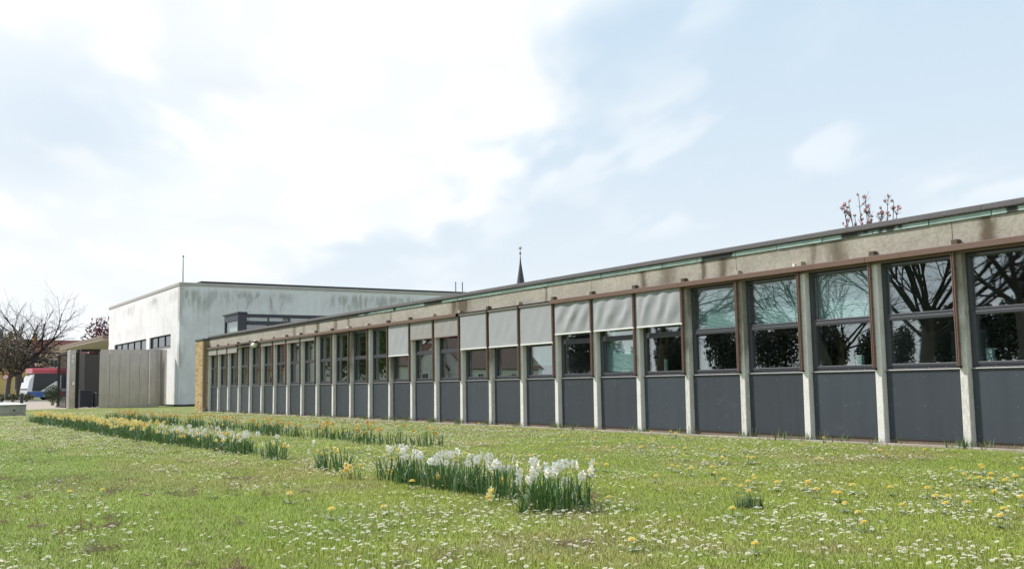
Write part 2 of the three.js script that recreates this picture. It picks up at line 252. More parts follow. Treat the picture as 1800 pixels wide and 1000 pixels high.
  for (let j = K0; j < K1; j++) {
    const x = X(j + 1) + CW;
    const p = part('cladding_panel', muv(panelGeo.clone(), 1, r() * 5, r() * 5), M.panels[(hash(j + 9, 2, 6) * 3) | 0], B, x, 0, 0); part('screws', screwGeo, M.screw, p); part('drip_edge', lip, M.flash, p);
    part('window_sill', sillGeo, M.sill, B, x, 0, 0);
    const w = part('window', frameGeo, M.frame, B, x, 0, 0); part('sash', sashGeo, M.frame, w); part('vents', vents, M.screw, w);
    part('pane', muv(lowPane.clone(), 1, r() * 9, r() * 9), M.glass, w); part('pane', muv(topPane.clone(), 1, r() * 9, r() * 9), M.glass, w);
    for (const [g, o] of [[lowPane, 0], [topPane, 1]]) { const q = part('inner_pane', g, M.glass, w, 0, 0, -0.018); q.rotation.y = (r() - 0.5) * 0.0012; q.rotation.x = (r() - 0.5) * 0.0008; }
  }
  for (const j of [4, 5, 6]) awning(j, 1.785, 'slack');
  for (const j of [7, 8, 9]) awning(j, 1.64, 'flat');
  for (const j of [10, 11]) awning(j, 1.955, 'short');
  awning(12, 1.61, 'flat');
  for (const j of [17, 18, 19, 20]) awning(j, 2.245, 'short');
  for (const j of [23, 24, 25]) awning(j, 2.135, 'short');
  // awning boxes: a folded brown cover over each run of bays
  const cover = (k0, k1) => { const a = X(k1), b = X(k0) - 0.004; return join(rbox(a, b, 2.36, 2.435, 0.088, 0.1, 0.004, 2), box(a, b, 2.426, 2.434, 0.0, 0.088), box(a, b, 2.33, 2.36, 0.02, 0.03), box(a, b, 2.36, 2.3655, 0.03, 0.088)); };
  for (const [a, b] of [[-6, -5], [-5, -2], [-2, 1], [1, 4], [4, 7], [10, 13], [13, 16], [16, 19], [19, 21], [23, 26]]) part('awning_box', cover(a, b), M.brown, B);
  for (let k = 7; k < 10; k++) { const tb = part('awning_roller', new THREE.CylinderGeometry(0.026, 0.026, BW + 0.07, 12).rotateZ(Math.PI / 2), M.tube, B, X(k) - BW / 2 + 0.02, 2.39, 0.05); part('roller_plate', box(-BW / 2 - 0.05, BW / 2 + 0.05, 0.03, 0.036, -0.05, 0.04), M.brownDark, tb); part('end_cap', rbox(BW / 2 + 0.03, BW / 2 + 0.06, -0.04, 0.04, -0.04, 0.04, 0.005), M.brownDark, tb); }
  { // the broken box with its cloth slumped out
    const g = join(rbox(X(23), X(21) - 0.004, 2.375, 2.435, 0.088, 0.1, 0.004), box(X(23), X(21) - 0.004, 2.426, 2.434, 0, 0.088)); part('awning_box', g, M.brownDark, B);
    const raw = new Raw(), rr = rng(88), pts = [], rad = []; for (let i = 0; i <= 14; i++) { const t = i / 14; pts.push(V(lerp(X(22) + 0.72, X(21) - 0.1, t), 2.25 + 0.13 * t + 0.03 * Math.sin(t * 9) + rr() * 0.015, 0.13 + 0.03 * Math.sin(t * 7))); rad.push(0.04 + 0.035 * Math.sin(Math.PI * t) + rr() * 0.014); } raw.tube(pts, rad, 7); part('slumped_cloth', raw.geo(), M.hem, B);
    const r2 = new Raw(); r2.tube([V(X(23) + 0.1, 2.28, 0.06), V(X(22) + 0.1, 2.3, 0.1), V(X(22) + 0.8, 2.27, 0.12)], [0.03, 0.025, 0.03], 6); part('bent_roller', r2.geo(), M.brownDark, B);
  }
  // fascia, flashing, roof
  const joints = [-6, -3, 0, 3, 6, 9, 12, 15, 18, 21, 24, 26];
  for (let i = 0; i + 1 < joints.length; i++) {
    const a = X(joints[i + 1]) + (joints[i + 1] === 26 ? -0.02 : 0.003), b = X(joints[i]) - 0.003, g = rbox(a, b, 2.428, 2.733, -0.16, -0.012, 0.005), p = g.attributes.position, uv = g.attributes.uv;
    for (let q = 0; q < p.count; q++) uv.setXY(q, (p.getX(q) + 40) / 40, clamp((p.getY(q) - 2.43) / 0.3, 0.01, 0.99));
    part('fascia_panel', g, M.fascia, B);
  }
  for (let x = -0.1, i = 0; x > -38.3; i++) { const L = Math.min(0.825, x + 38.44); const m = x > -24.5 ? M.copper : M.flash; part('flashing', rbox(x - L + 0.012, x, 2.731, 2.789 + (i % 3) * 0.001, -0.1, 0.012 + (i % 2) * 0.003, 0.004), m, B); x -= L; }
  part('flashing_backing', box(-38.43, -0.02, 2.735, 2.792, -0.14, -0.004), M.cap, B);
  const profile = [[-0.045, 2.795], [-0.05, 2.81], [-0.02, 2.862], [0.03, 2.884], [0.12, 2.888], [0.16, 2.795]];
  for (const [a, b] of [[-38.45, -30.2], [-30.2, -20.9], [-20.9, -13.3], [-13.3, -6.8], [-6.8, 0]]) { const g = muv(extrude(profile, b - a - 0.006).rotateY(Math.PI / 2).translate(a, 0, 0)); const p = g.attributes.position; for (let i = 0; i < p.count; i++) p.setY(i, p.getY(i) + (fbm(p.getX(i) * 0.9, 3, 320, 2) - 0.5) * 0.004); part('roof_edge', g, M.felt, B); }
  part('roof', box(-38.45, 0, 2.62, 2.86, -12, -0.165), M.felt, B);
  // behind the glass
  part('plinth', box(-38.4, 0, 0, 0.082, -0.16, -0.085), M.plinth, B);
  part('floor', box(-38.4, 0, 0.05, 0.1, -12, -0.18), M.carpet, B);
  part('inner_apron', box(-38.4, 0, 0.1, 0.945, -0.18, -0.125), M.inside, B);
  part('ceiling', box(-38.4, 0, 2.42, 2.46, -12, -0.17), M.inside, B);
  part('rear_wall', box(-38.4, 0, 0.1, 2.42, -12, -11.8), M.white, B);
  part('corridor_wall', box(-38.3, -0.1, 0.1, 2.42, -5.1, -5), M.inside, B);
  part('end_wall', box(-38.42, -38.3, 0, 2.62, -12, -0.2), M.white, B); part('end_wall', box(-0.12, 0, 0, 2.62, -12, -0.2), M.white, B);
  for (const k of [-3, 1, 4, 7, 10, 13, 17, 21]) part('partition', box(X(k) + 0.02, X(k) + 0.09, 0.1, 2.42, -5, -0.2), k % 2 ? M.inside : M.insideDark, B);
  // blinds and curtains
  const slats = (y0, y1) => { const gs = []; for (let y = y0; y < y1; y += 0.021) gs.push(new THREE.PlaneGeometry(BW - 0.12, 0.026).rotateX(-0.62).translate(BW / 2, y, -0.2)); return join(gs); };
  const upB = slats(1.69, 2.3), lowB = slats(1.06, 2.3);
  for (const j of [1, 2, 3]) part('venetian_blind', upB, M.blind, B, X(j + 1) + CW, 0, 0);
  part('venetian_blind', lowB, M.blind, B, X(6) + CW, 0, 0);
  part('roller_blind', box(0.1, BW - 0.06, 1.22, 2.3, -0.2, -0.198), M.rollerGreen, B, X(8) + CW, 0, 0);
  for (const j of [16, 21, 22, 23, 24, 25, 17]) { const g = new THREE.PlaneGeometry(j > 20 ? 0.7 : 0.45, 1.4, 40, 1), p = g.attributes.position; for (let i = 0; i < p.count; i++) p.setZ(i, 0.025 * Math.sin(p.getX(i) * 62)); g.computeVertexNormals(); part('curtain', g, M.curtain, B, X(j + 1) + CW + (j % 2 ? 0.42 : 0.66), 1.62, -0.28); }
  // what stands on the window boards
  for (const [j, x, w, h, z, m] of [[-1, 0.12, 0.08, 0.16, -0.22, M.hem], [0, 0.42, 0.5, 0.42, -0.9, M.inside], [4, 0.3, 0.03, 0.2, -0.3, M.blind], [7, 0.2, 0.1, 0.12, -0.26, M.hem], [7, 0.7, 0.09, 0.1, -0.26, M.blind], [2, 0.7, 0.3, 0.25, -0.6, M.insideDark], [9, 0.5, 0.4, 0.2, -0.5, M.inside], [1, 0.62, 0.1, 0.14, -0.25, M.hem]]) part('board_item', rbox(0, w, 0, h, -0.03, 0.03, 0.006), m, B, X(j + 1) + CW + x, 1.03, z);
  for (let j = -6; j < 26; j += 3) part('desk', join(rbox(0, 2.2, 0.72, 0.75, -1.5, -0.45, 0.005), box(0.05, 0.1, 0.1, 0.72, -1.45, -0.5), box(2.1, 2.15, 0.1, 0.72, -1.45, -0.5)), M.inside, B, X(j + 3) + 0.6, 0, 0);
}
struct('soil_strip', box(-38.4, 0, -0.05, 0.02, -0.09, 0.085), M.soil);
{
  const e = thing('edging_kerb', 'worn concrete edging strip along the foot of the office wing', 'edging');
  for (let x = -0.2, i = 0; x > -38; x -= 1.0, i++) part('edging_stone', rbox(x - 0.993, x, -0.05, 0.034 + 0.008 * hash(i, 1, 4), 0.086, 0.14, 0.006), M.edging, e);
}
{ // yellow brick pier
  const P = thing('brick_pier', 'yellow brick pier with dark metal cap closing the end of the office wing', 'pier', [-39.46, 0, -0.32]);
  const W = 1.04, D = 0.52, H = 2.72;
  part('mortar_core', box(0.006, W - 0.006, 0, H, 0.006, D - 0.006), M.mortar, P);
  const rr = rng(31), ch = 0.0725, bh = 0.06, L = 0.228, S2 = 0.108;
  const gA = rbox(0, L, 0, bh, 0, 0.03, 0.004), gH = rbox(0, S2, 0, bh, 0, 0.03, 0.004), gB = rbox(0, 0.03, 0, bh, 0, L, 0.004), gHB = rbox(0, 0.03, 0, bh, 0, S2, 0.004);
  for (let i = 0; i * ch < H - 0.05; i++) {
    const y = i * ch + 0.006; let x = 0; if (i % 2) { part('brick', gH, M.bricks[(rr() * 5) | 0], P, 0, y, D - 0.026); x = S2 + 0.012; }
    while (x < W - 0.05) { const full = x + L <= W + 0.001; if (full || x + S2 <= W + 0.002) part('brick', full ? gA : gH, M.bricks[(rr() * 5) | 0], P, x, y, D - 0.026 + rr() * 0.002); x += (full ? L : S2) + 0.012; }
    let z = i % 2 ? S2 + 0.04 : 0.03; if (i % 2) part('brick', gHB, M.bricks[(rr() * 5) | 0], P, W - 0.026, y, 0.03);
    while (z < D - 0.06) { const full = z + L <= D - 0.028; if (full || z + S2 <= D - 0.028) part('brick', full ? gB : gHB, M.bricks[(rr() * 5) | 0], P, W - 0.026 + rr() * 0.002, y, z); z += (full ? L : S2) + 0.012; }
  }
  part('metal_cap', rbox(-0.03, W + 0.03, H, H + 0.07, -0.03, D + 0.03, 0.008), M.zinc, P);
  part('base_stone', rbox(W - 0.02, W + 0.06, 0, 0.16, D - 0.12, D + 0.02, 0.02), M.edging, P);
}

// ---------------------------------------------------------------- the white hall behind
{
  const H = thing('white_hall', 'tall flat-roofed white plastered hall with algae stains under its parapet', 'building', [-53.8, 0, -2.87]);
  const stainTex = (len, seed, tone, heavy) => tex(1024, 384, (u, v) => {
    const x = u * len, y = v * 6.36, top = 6.36 - y;
    const wx = x + (fbm(x * 2.5, y * 2, seed + 3, 3) - 0.5) * 0.3, col = smoothstep(fbm(wx * 0.55, 3, seed, 3), 0.3, 0.58), reach = heavy * (0.5 + 1.1 * fbm(wx * 3.2, 1, seed + 4, 4));
    const win = smoothstep(top + 0.3 * fbm(wx * 5, y * 3, seed + 5, 3), 0.22, 0.6) * (1 - smoothstep(top, reach * 0.55, reach * 1.25 + 0.15));
    const band = col * win * (0.25 + 0.75 * smoothstep(fbm(wx * 5.5, y * 1.5, seed + 2, 4) + 0.25 * (noise(wx * 19, y * 1.1, seed + 6) - 0.5), 0.36, 0.66));
    const corner = Math.exp(-x * 2.6) * smoothstep(fbm(x * 3, y * 0.8, seed + 8, 4), 0.36, 0.64) * 0.55, blot = 0.14 * smoothstep(fbm(x * 0.9, y * 0.9, seed + 9, 5), 0.5, 0.75);
    const s = clamp(Math.max(band * 0.55, corner, blot), 0, 0.8), k = 0.97 + 0.1 * (fbm(x * 6, y * 6, seed + 11, 3) - 0.5) - 0.06 * smoothstep(noise(x * 7, y * 0.4, seed + 13), 0.55, 0.95);
    return [lerp(tone[0] * k, 0.2, s), lerp(tone[1] * k, 0.195, s), lerp(tone[2] * k, 0.16, s)]; });
  const face = (g, axis, len) => { const p = g.attributes.position, uv = g.attributes.uv; for (let i = 0; i < p.count; i++) uv.setXY(i, clamp(-(axis === 'x' ? p.getX(i) : p.getZ(i)) / len, 0.001, 0.999), clamp(p.getY(i) / 6.36, 0.001, 0.999)); return g; };
  const mR = mat(null, { map: stainTex(20, 401, [0.725, 0.735, 0.78], 1.2), roughness: 0.92 }), mL = mat(null, { map: stainTex(18.1, 431, [0.8, 0.8, 0.81], 0.8), roughness: 0.92 });  // same white plaster; right wall's bluish skylight shade is mixed into its colour
  const wy0 = 3.22, wy1 = 3.88, segs = [[-18.1, -16.23], [-7.33, -6.52], [-1.75, -0.3]];
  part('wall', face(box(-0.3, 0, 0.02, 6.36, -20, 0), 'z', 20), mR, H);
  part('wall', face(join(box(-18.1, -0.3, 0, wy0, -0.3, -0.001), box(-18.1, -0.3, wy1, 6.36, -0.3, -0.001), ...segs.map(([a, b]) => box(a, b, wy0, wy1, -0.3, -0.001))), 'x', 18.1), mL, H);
  part('wall', box(-18.1, -17.8, 0, 6.36, -20, -0.31), M.white, H); part('wall', box(-17.79, -0.31, 0, 6.36, -20, -19.7), M.white, H);
  part('roof', box(-18, -0.1, 6.2, 6.36, -19.9, -0.1), M.felt, H);
  part('coping', join(rbox(-18.14, 0.04, 6.36, 6.52, -0.34, 0.04, 0.01), rbox(-0.34, 0.04, 6.36, 6.52, -20, -0.345, 0.01)), M.coping, H);
  part('roof_upstand', rbox(-14, -2.2, 6.36, 6.86, -20, -1.7, 0.02), M.black, H);
  part('base_strip', join(box(-18.1, 0.006, 0, 0.1, -0.2, 0.008), box(-0.2, 0.008, 0, 0.1, -20, -0.21)), M.black, H);
  for (const [a, b, n] of [[-16.23, -7.33, 5], [-6.52, -1.75, 3]]) {
    const fr = [rbox(a, b, wy0, wy0 + 0.06, -0.16, -0.08, 0.005), rbox(a, b, wy1 - 0.07, wy1, -0.16, -0.08, 0.005)]; for (let i = 0; i <= n; i++) { const x = lerp(a + 0.035, b - 0.035, i / n); fr.push(rbox(x - 0.035, x + 0.035, wy0 + 0.06, wy1 - 0.07, -0.16, -0.08, 0.005)); }
    const w = part('window', join(fr), M.black, H);
    for (let i = 0; i < n; i++) part('pane', muv(new THREE.PlaneGeometry((b - a) / n - 0.07, wy1 - wy0 - 0.13).translate(lerp(a, b, (i + 0.5) / n), (wy0 + wy1) / 2, -0.12)), M.glass, w);
    part('window_sill', rbox(a, b, wy0 - 0.05, wy0, -0.1, 0.03, 0.005), M.sill, w);
  }
  for (const z of [-16.83, -17.31]) part('vent_pipe', new THREE.CylinderGeometry(0.03, 0.03, 0.75, 8).translate(-0.15, 6.87, z), M.zinc, H);
  const mast = part('lightning_rod', new THREE.CylinderGeometry(0.022, 0.035, 1.4, 8).translate(-0.12, 7.2, -0.18), M.sill, H); part('tip', new THREE.SphereGeometry(0.05, 8, 6).translate(-0.12, 7.92, -0.18), M.zinc, mast);
}
{ // glazed link between wing and hall
  const L = thing('glazed_link', 'dark blue framed glazed rooflight rising behind the office wing roof', 'rooflight', [-44.34, 0, -3]);
  part('post', rbox(-0.06, 0.0, 0, 4.22, -0.39, 0.0, 0.01), M.navy, L); part('top_cap', rbox(-2.2, 0.04, 4.22, 4.3, -0.42, 0.04, 0.01), M.navy, L);
  part('front_frame', join(rbox(-2.12, -1.98, 0, 4.22, -0.12, -0.02, 0.008), rbox(-0.16, -0.062, 0, 4.22, -0.12, -0.02, 0.008), rbox(-1.98, -0.16, 3.92, 4.22, -0.12, -0.02, 0.008), rbox(-1.98, -0.16, 0, 2.2, -0.12, -0.02, 0.008)), M.navy, L);
  part('pane', muv(new THREE.PlaneGeometry(1.82, 1.72).translate(-1.07, 3.06, -0.07)), M.glass, L);
  part('blind', box(-1.98, -0.2, 2.2, 3.92, -0.2, -0.19), M.rollerGreen, L);
  part('side_frame', join(rbox(-0.06, 0, 4.06, 4.21, -5.6, -0.4, 0.008), rbox(-0.05, 0.01, 3.72, 3.9, -5.6, -0.4, 0.008), rbox(-0.05, 0, 0, 3.3, -5.6, -0.4, 0.008), ...[-1.4, -2.4, -3.4, -4.4].map((z) => rbox(-0.055, 0.005, 3.3, 4.06, z - 0.03, z + 0.03, 0.004))), M.navy, L);
  for (let i = 0; i < 5; i++) { const z0 = i ? -0.43 - i : -0.4, z1 = i === 4 ? -5.57 : -1.37 - i; part('pane', muv(new THREE.PlaneGeometry(z0 - z1, 0.16).rotateY(Math.PI / 2).translate(-0.03, 3.98, (z0 + z1) / 2)), M.glass, L); part('pane', muv(new THREE.PlaneGeometry(z0 - z1, 0.42).rotateY(Math.PI / 2).translate(-0.03, 3.51, (z0 + z1) / 2)), M.glass, L); }
  part('roof', box(-2.1, -0.07, 4.15, 4.22, -5.6, -0.42), M.navy, L); part('sun_blind', box(-0.3, -0.28, 3.88, 4.08, -5.4, -0.6), M.hem, L); part('rear_wall', box(-2.1, -2.04, 0, 4.15, -5.6, -0.13), M.inside, L);
}
// ---------------------------------------------------------------- entrance court at the far end
const steelT = tex(512, 512, (u, v) => { const k = 0.86 + 0.2 * (noise(u * 220, v * 2, 501, 0) - 0.5) + 0.16 * (fbm(u * 3, v * 3, 502, 4, 3) - 0.5); return [k, k, k]; });
const steelB = tex(256, 256, (u, v) => 0.6 * noise(u * 128, v * 1.2, 503) + 0.4 * fbm(u * 3, v * 2, 504, 2, 2), { color: false });
M.steel = phys([0.5, 0.455, 0.425], { metalness: 0.95, roughness: 0.24, anisotropy: 0.6, anisotropyRotation: Math.PI / 2, map: steelT, bumpMap: steelB, bumpScale: 0.0025 });
{
  const a = V(-55.0, 0, 0.82), b = V(-54.66, 0, -2.5), dir = b.clone().sub(a).normalize(), turn = Math.atan2(-dir.z, dir.x);
  const S1 = thing('steel_screen', 'row of tall brushed steel panels standing beside the white hall', 'screen', [a.x, 0.06, a.z], turn);
  const n = 6, w = 0.49, rr = rng(71);
  for (let i = 0; i < n; i++) { // shallow bowed sheets
    const g = new THREE.BoxGeometry(w - 0.012, 2.94, 0.02, 10, 1, 1), p = g.attributes.position, bow = 0.003 + rr() * 0.004, tw = (rr() - 0.5) * 0.012; for (let k = 0; k < p.count; k++) { const t = p.getX(k) / (w / 2); p.setZ(k, p.getZ(k) + bow * (1 - t * t) + tw * t); } g.computeVertexNormals(); part('steel_panel', muv(g.translate(w * (i + 0.5), 1.47, 0), 0.7, rr(), rr()), M.steel, S1);
  }
  { const g = new THREE.BoxGeometry(0.5, 2.94, 0.02, 14, 1, 1), p = g.attributes.position; for (let k = 0; k < p.count; k++) { const t = (p.getX(k) + 0.25) / 0.5, z = p.getZ(k); p.setX(k, 0.42 * Math.sin(t * 1.35) / Math.sin(1.35)); p.setZ(k, z - 0.4 * (1 - Math.cos(t * 1.35))); } g.computeVertexNormals(); part('steel_panel', muv(g.translate(w * n, 1.47, 0), 0.7), M.steel, S1); }
  part('base_rail', rbox(0, w * n, -0.06, 0.0, -0.06, 0.05, 0.005), M.edging, S1);
  const E = thing('entrance_cage', 'dark steel framed entrance cage beside the brushed steel panels', 'porch', [-58, 0, 1]);
  const post = (x, z, h = 3, s = 0.05) => rbox(x - s, x + s, 0, h, z - s, z + s, 0.006);
  for (const [x, z] of [[-3.8, 0.7], [0.25, 0.9], [0.8, 0.55], [3.05, 0.85]]) part('post', post(x, z), M.cap, E);
  part('lintel', join(rbox(-3.9, 3.1, 2.9, 3.02, 0.62, 0.72, 0.006), rbox(3.0, 3.1, 2.9, 3.02, -0.2, 0.62, 0.006), rbox(-3.9, -3.8, 2.9, 3.02, -3.5, 0.62, 0.006)), M.cap, E);
  part('ground_rail', rbox(-3.8, 0.25, 0.02, 0.08, 0.76, 0.84, 0.006), M.cap, E);
  const mesh = new Raw(); for (let i = 0; i < 28; i++) { const x = lerp(-3.75, 0.2, i / 27); mesh.tube([V(x, 0.08, 0.8), V(x, 2.9, 0.8)], [0.008, 0.008], 4); } part('mesh_bars', mesh.geo(), M.cap, E);
  part('steel_pillar', rbox(2.62, 3.4, 0, 2.95, 1.02, 1.3, 0.01), M.steel, E);
  for (const [y, z] of [[2.55, 1.1], [2.3, 1.12], [1.2, 1.06]]) part('notice', box(3.401, 3.404, y, y + 0.16, z, z + 0.1), M.hem, E);
  part('letter_box', rbox(-1.4, -1.0, 1.05, 1.75, 0.72, 1.0, 0.02), M.navy, E);
  part('court_wall', join(box(-2.1, -2, 0, 2.95, -0.35, 0.25)), M.inside, E); part('door', rbox(-2.06, -1.98, 0.02, 2.9, -1.4, -0.36, 0.01), M.insideDark, E); part('court_wall', box(-2.1, -2, 0, 2.95, -3.4, -1.41), M.insideDark, E);
  part('court_wall', box(-2.1, -2, 0, 2.95, 0.26, 0.6), M.insideDark, E);
  const K = thing('waste_cabinet', 'dark blue ribbed cabinet standing in the entrance court', 'cabinet', [-58, 0, 0.95]);
  part('body', rbox(-0.35, 0.35, 0.05, 0.9, -0.31, 0.31, 0.02), M.navy, K); part('lid', rbox(-0.37, 0.37, 0.9, 0.95, -0.33, 0.33, 0.015), M.zinc, K); for (let i = 0; i < 6; i++) part('rib', rbox(0.35, 0.365, 0.1, 0.86, -0.26 + i * 0.1, -0.22 + i * 0.1, 0.004), M.navy, K);
  for (const z of [-0.25, 0.25]) part('foot', box(-0.3, 0.3, 0, 0.05, z - 0.04, z + 0.04), M.cap, K);
  const Pb = (x, z, h, l) => { const q = thing('bollard', l, 'bollard', [x, 0, z]); part('post', new THREE.CylinderGeometry(0.085, 0.09, h, 16).translate(0, h / 2, 0), M.navy, q); part('cap', new THREE.CylinderGeometry(0.09, 0.09, 0.05, 16).translate(0, h + 0.025, 0), M.sill, q); part('collar', new THREE.CylinderGeometry(0.094, 0.094, 0.03, 16).translate(0, h - 0.12, 0), M.zinc, q); };
  Pb(-57.9, 0.48, 0.76, 'slim dark bollard with pale cap beside the dark blue cabinet'); Pb(-61.55, 3.6, 0.8, 'dark blue bollard on the gravel path behind the concrete well');
  const C = thing('entrance_canopy', 'cantilevered concrete canopy at the far end of the white hall', 'canopy', [-72.15, 0, -2.55]);
  part('slab', rbox(-17.5, 0, 4.32, 4.42, -6, 0, 0.01), mat(null, { map: concreteTex([0.4, 0.36, 0.32], 510, 0.3, 0.4), roughness: 0.9 }), C); part('fascia', join(rbox(-17.55, 0.03, 4.421, 4.62, -0.12, 0.03, 0.01), rbox(-0.09, 0.03, 4.421, 4.62, -6, -0.121, 0.01)), M.plinth, C); part('roof', box(-17.4, -0.1, 4.421, 4.58, -5.9, -0.13), M.felt, C);
  for (const x of [-1, -6.5, -12, -17]) part('support', new THREE.CylinderGeometry(0.09, 0.09, 4.32, 12).translate(x, 2.16, -4.8), M.zinc, C);
}
{ // concrete well with white lid
  const W = thing('concrete_well', 'round weathered concrete well ring with a white lid on the lawn', 'well', [-40.3, 0, 6.72]);
  const m = mat(null, { map: concreteTex([0.34, 0.33, 0.3], 520, 0.8, 1.2), roughness: 0.95, bumpMap: grainB, bumpScale: 0.01 });
  part('ring', muv(new THREE.LatheGeometry([[0.6, 0], [0.7, 0], [0.7, 0.4], [0.685, 0.42], [0.6, 0.42]].map(([x, y]) => new THREE.Vector2(x, y)), 48)), m, W);
  const lid = part('lid', new THREE.LatheGeometry([[0.001, 0.53], [0.2, 0.515], [0.7, 0.455], [0.735, 0.445], [0.735, 0.42], [0.6, 0.42]].map(([x, y]) => new THREE.Vector2(x, y)), 48), mat([0.8, 0.8, 0.8], { roughness: 0.6 }), W);
  part('lid_handle', new THREE.TorusGeometry(0.06, 0.012, 6, 14, Math.PI).translate(0, 0.525, 0), M.sill, lid);
  for (const t of [0.35, 2.4]) { const h = part('lifting_hole', new THREE.CylinderGeometry(0.035, 0.035, 0.03, 12).rotateZ(Math.PI / 2).translate(0.695, 0.24, 0), M.cap, W); h.rotation.y = t; }
}

// ---------------------------------------------------------------- trees
function growTree(seed, o) {                      // returns [trunk geometry, crown geometry, twig tips]
  const r = rng(seed), T = new Raw(), C = new Raw(), tips = [];
  function limb(p, d, len, rad, lev, raw) {
    const n = lev === 0 ? 5 : lev < 3 ? 4 : 3, pts = [p.clone()], rads = [rad], dd = d.clone(), q = p.clone(), end = lev === 0 ? o.trunkTaper ?? 0.7 : lev >= o.levels ? 0.35 : 0.55;
    for (let i = 1; i <= n; i++) { dd.x += (r() - 0.5) * o.wig; dd.z += (r() - 0.5) * o.wig; dd.y += (r() - 0.5) * o.wig * 0.6 + (lev ? o.rise : 0); dd.normalize(); q.addScaledVector(dd, len / n); pts.push(q.clone()); rads.push(rad * lerp(1, end, i / n)); }
    raw.tube(pts, rads, lev === 0 ? 9 : lev === 1 ? 6 : lev === 2 ? 4 : 3);
    if (lev >= o.levels) { tips.push(q.clone()); return; }
    const kids = o.kids[Math.min(lev, o.kids.length - 1)];
    for (let k = 0; k < kids; k++) {
      const t = lev === 0 ? lerp(o.first ?? 0.75, 1, k / Math.max(1, kids - 1)) : lerp(0.3, 1, (k + r() * 0.6) / kids), f = Math.min(n - 1e-3, t * n), i = Math.floor(f), at = pts[i].clone().lerp(pts[i + 1], f - i);
      const base = pts[i + 1].clone().sub(pts[i]).normalize(), az = k * 2.4 + r() * 1.2, ax = Math.abs(base.y) < 0.9 ? V(0, 1, 0) : V(1, 0, 0), u = V(0, 0, 0).crossVectors(base, ax).normalize(), w = V(0, 0, 0).crossVectors(base, u);
      const sp = o.spread[Math.min(lev, o.spread.length - 1)] * (0.6 + 0.7 * r()), nd = base.multiplyScalar(Math.cos(sp)).addScaledVector(u, Math.sin(sp) * Math.cos(az)).addScaledVector(w, Math.sin(sp) * Math.sin(az));
      limb(at, nd, len * (lev === 0 ? o.limb ?? 0.8 : o.shrink) * (0.7 + 0.6 * r()), rads[i] * (lev === 0 ? o.thick ?? 0.5 : 0.58) * (0.8 + 0.3 * r()), lev + 1, C);
    }
  }
  limb(V(0, 0, 0), V(o.lean || 0, 1, 0).normalize(), o.trunk, o.rad, 0, T);
  return [T.geo(), C.geo(), tips];
}
function bareTree(name, label, pos, seed, o, group) { const t = thing(name, label, 'tree', pos, seed * 1.3, group), [a, b] = growTree(seed, o); part('trunk', a, M.bark, t); part('crown', b, M.twig, t); return t; }
const lime = { thick: 0.3, trunk: 3.2, rad: 0.3, levels: 4, kids: [17, 7, 5, 4], spread: [0.75, 0.55, 0.6, 0.6], shrink: 0.55, limb: 1.5, wig: 0.22, rise: 0.05, first: 0.6, trunkTaper: 0.85 };
const broad = { trunk: 3.4, rad: 0.3, levels: 5, kids: [7, 5, 4, 4, 3], spread: [0.8, 0.6, 0.65, 0.65, 0.6], shrink: 0.62, limb: 1.15, wig: 0.3, rise: 0.03, first: 0.65, trunkTaper: 0.75 };
bareTree('bare_tree', 'bare stout tree with many rising limbs, mirrored in the window beside the unshaded end bays', [-21.7, 0, 19.9], 11, { ...lime, rad: 0.27 });
bareTree('bare_tree', 'bare forked tree with drooping side twigs, mirrored in the bay without a blind', [-17.15, 0, 18.1], 12, { ...broad, rad: 0.19, trunk: 3.9, thick: 0.62 });
bareTree('bare_tree', 'bare dark tree mirrored beneath the slack grey awning', [-41.4, 0, 24.9], 13, { ...broad, rad: 0.3 });
bareTree('bare_tree', 'slim bare tree mirrored under the blind with raised slats', [-44, 0, 43.1], 14, { ...broad, rad: 0.2 });
bareTree('bare_tree', 'bare crooked tree opposite the green blind', [-29.5, 0, 24.5], 15, { ...broad, wig: 0.42, rad: 0.24, trunk: 2.8 });
bareTree('bare_tree', 'broad bare tree beside the parked coach and the yellow house', [-137, 0, -5.3], 16, { ...broad, kids: [9, 6, 5, 4, 3], spread: [0.85, 0.6, 0.65, 0.65, 0.6], rise: 0.02, trunk: 5.6, rad: 0.46, limb: 0.92, shrink: 0.63, wig: 0.4, lean: -0.04, thick: 0.6, first: 0.5 });
function leafCloud(seed, n, place, size, cols) { const r = rng(seed), g = new Raw(); for (let i = 0; i < n; i++) { const c = place(r), s = size * (0.6 + 0.8 * r()), u = V(r() - 0.5, r() - 0.5, r() - 0.5).normalize(), w = V(r() - 0.5, r() - 0.5, r() - 0.5).cross(u).normalize(), col = cols[(r() * cols.length) | 0].map((k) => k * (0.75 + 0.5 * r())); const a = c.clone().addScaledVector(u, s), b = c.clone().addScaledVector(w, s * 0.55), d = c.clone().addScaledVector(u, -s), e = c.clone().addScaledVector(w, -s * 0.55); g.quad(a, b, d, e, null, col); } return g.geo(); }
const blob = (cx, cy, cz, rx, ry, rz, seed) => (r) => { const t = r() * 6.283, z = r() * 2 - 1, q = Math.sqrt(1 - z * z), d = V(Math.cos(t) * q, z, Math.sin(t) * q), k = Math.pow(r(), 0.4) * (0.72 + 0.56 * fbm(d.x * 2.2 + 5 + seed, d.y * 2.2 + d.z * 1.7 + 5, seed, 3)); return V(cx + d.x * rx * k, cy + d.y * ry * k, cz + d.z * rz * k); };
function leafyTree(name, label, pos, seed, h, rx, ry, n, size, cols, group, twigs = broad) { const t = thing(name, label, 'tree', pos, 0, group), [a, b] = growTree(seed, { ...twigs, levels: 3, trunk: h * 0.42, rad: h * 0.035, limb: 0.7 }); part('trunk', a, M.bark, t); part('branches', b, M.twig, t); part('crown', leafCloud(seed, n, blob(0, h - ry, 0, rx, ry, rx, seed), size, cols), M.leaf, t); return t; }
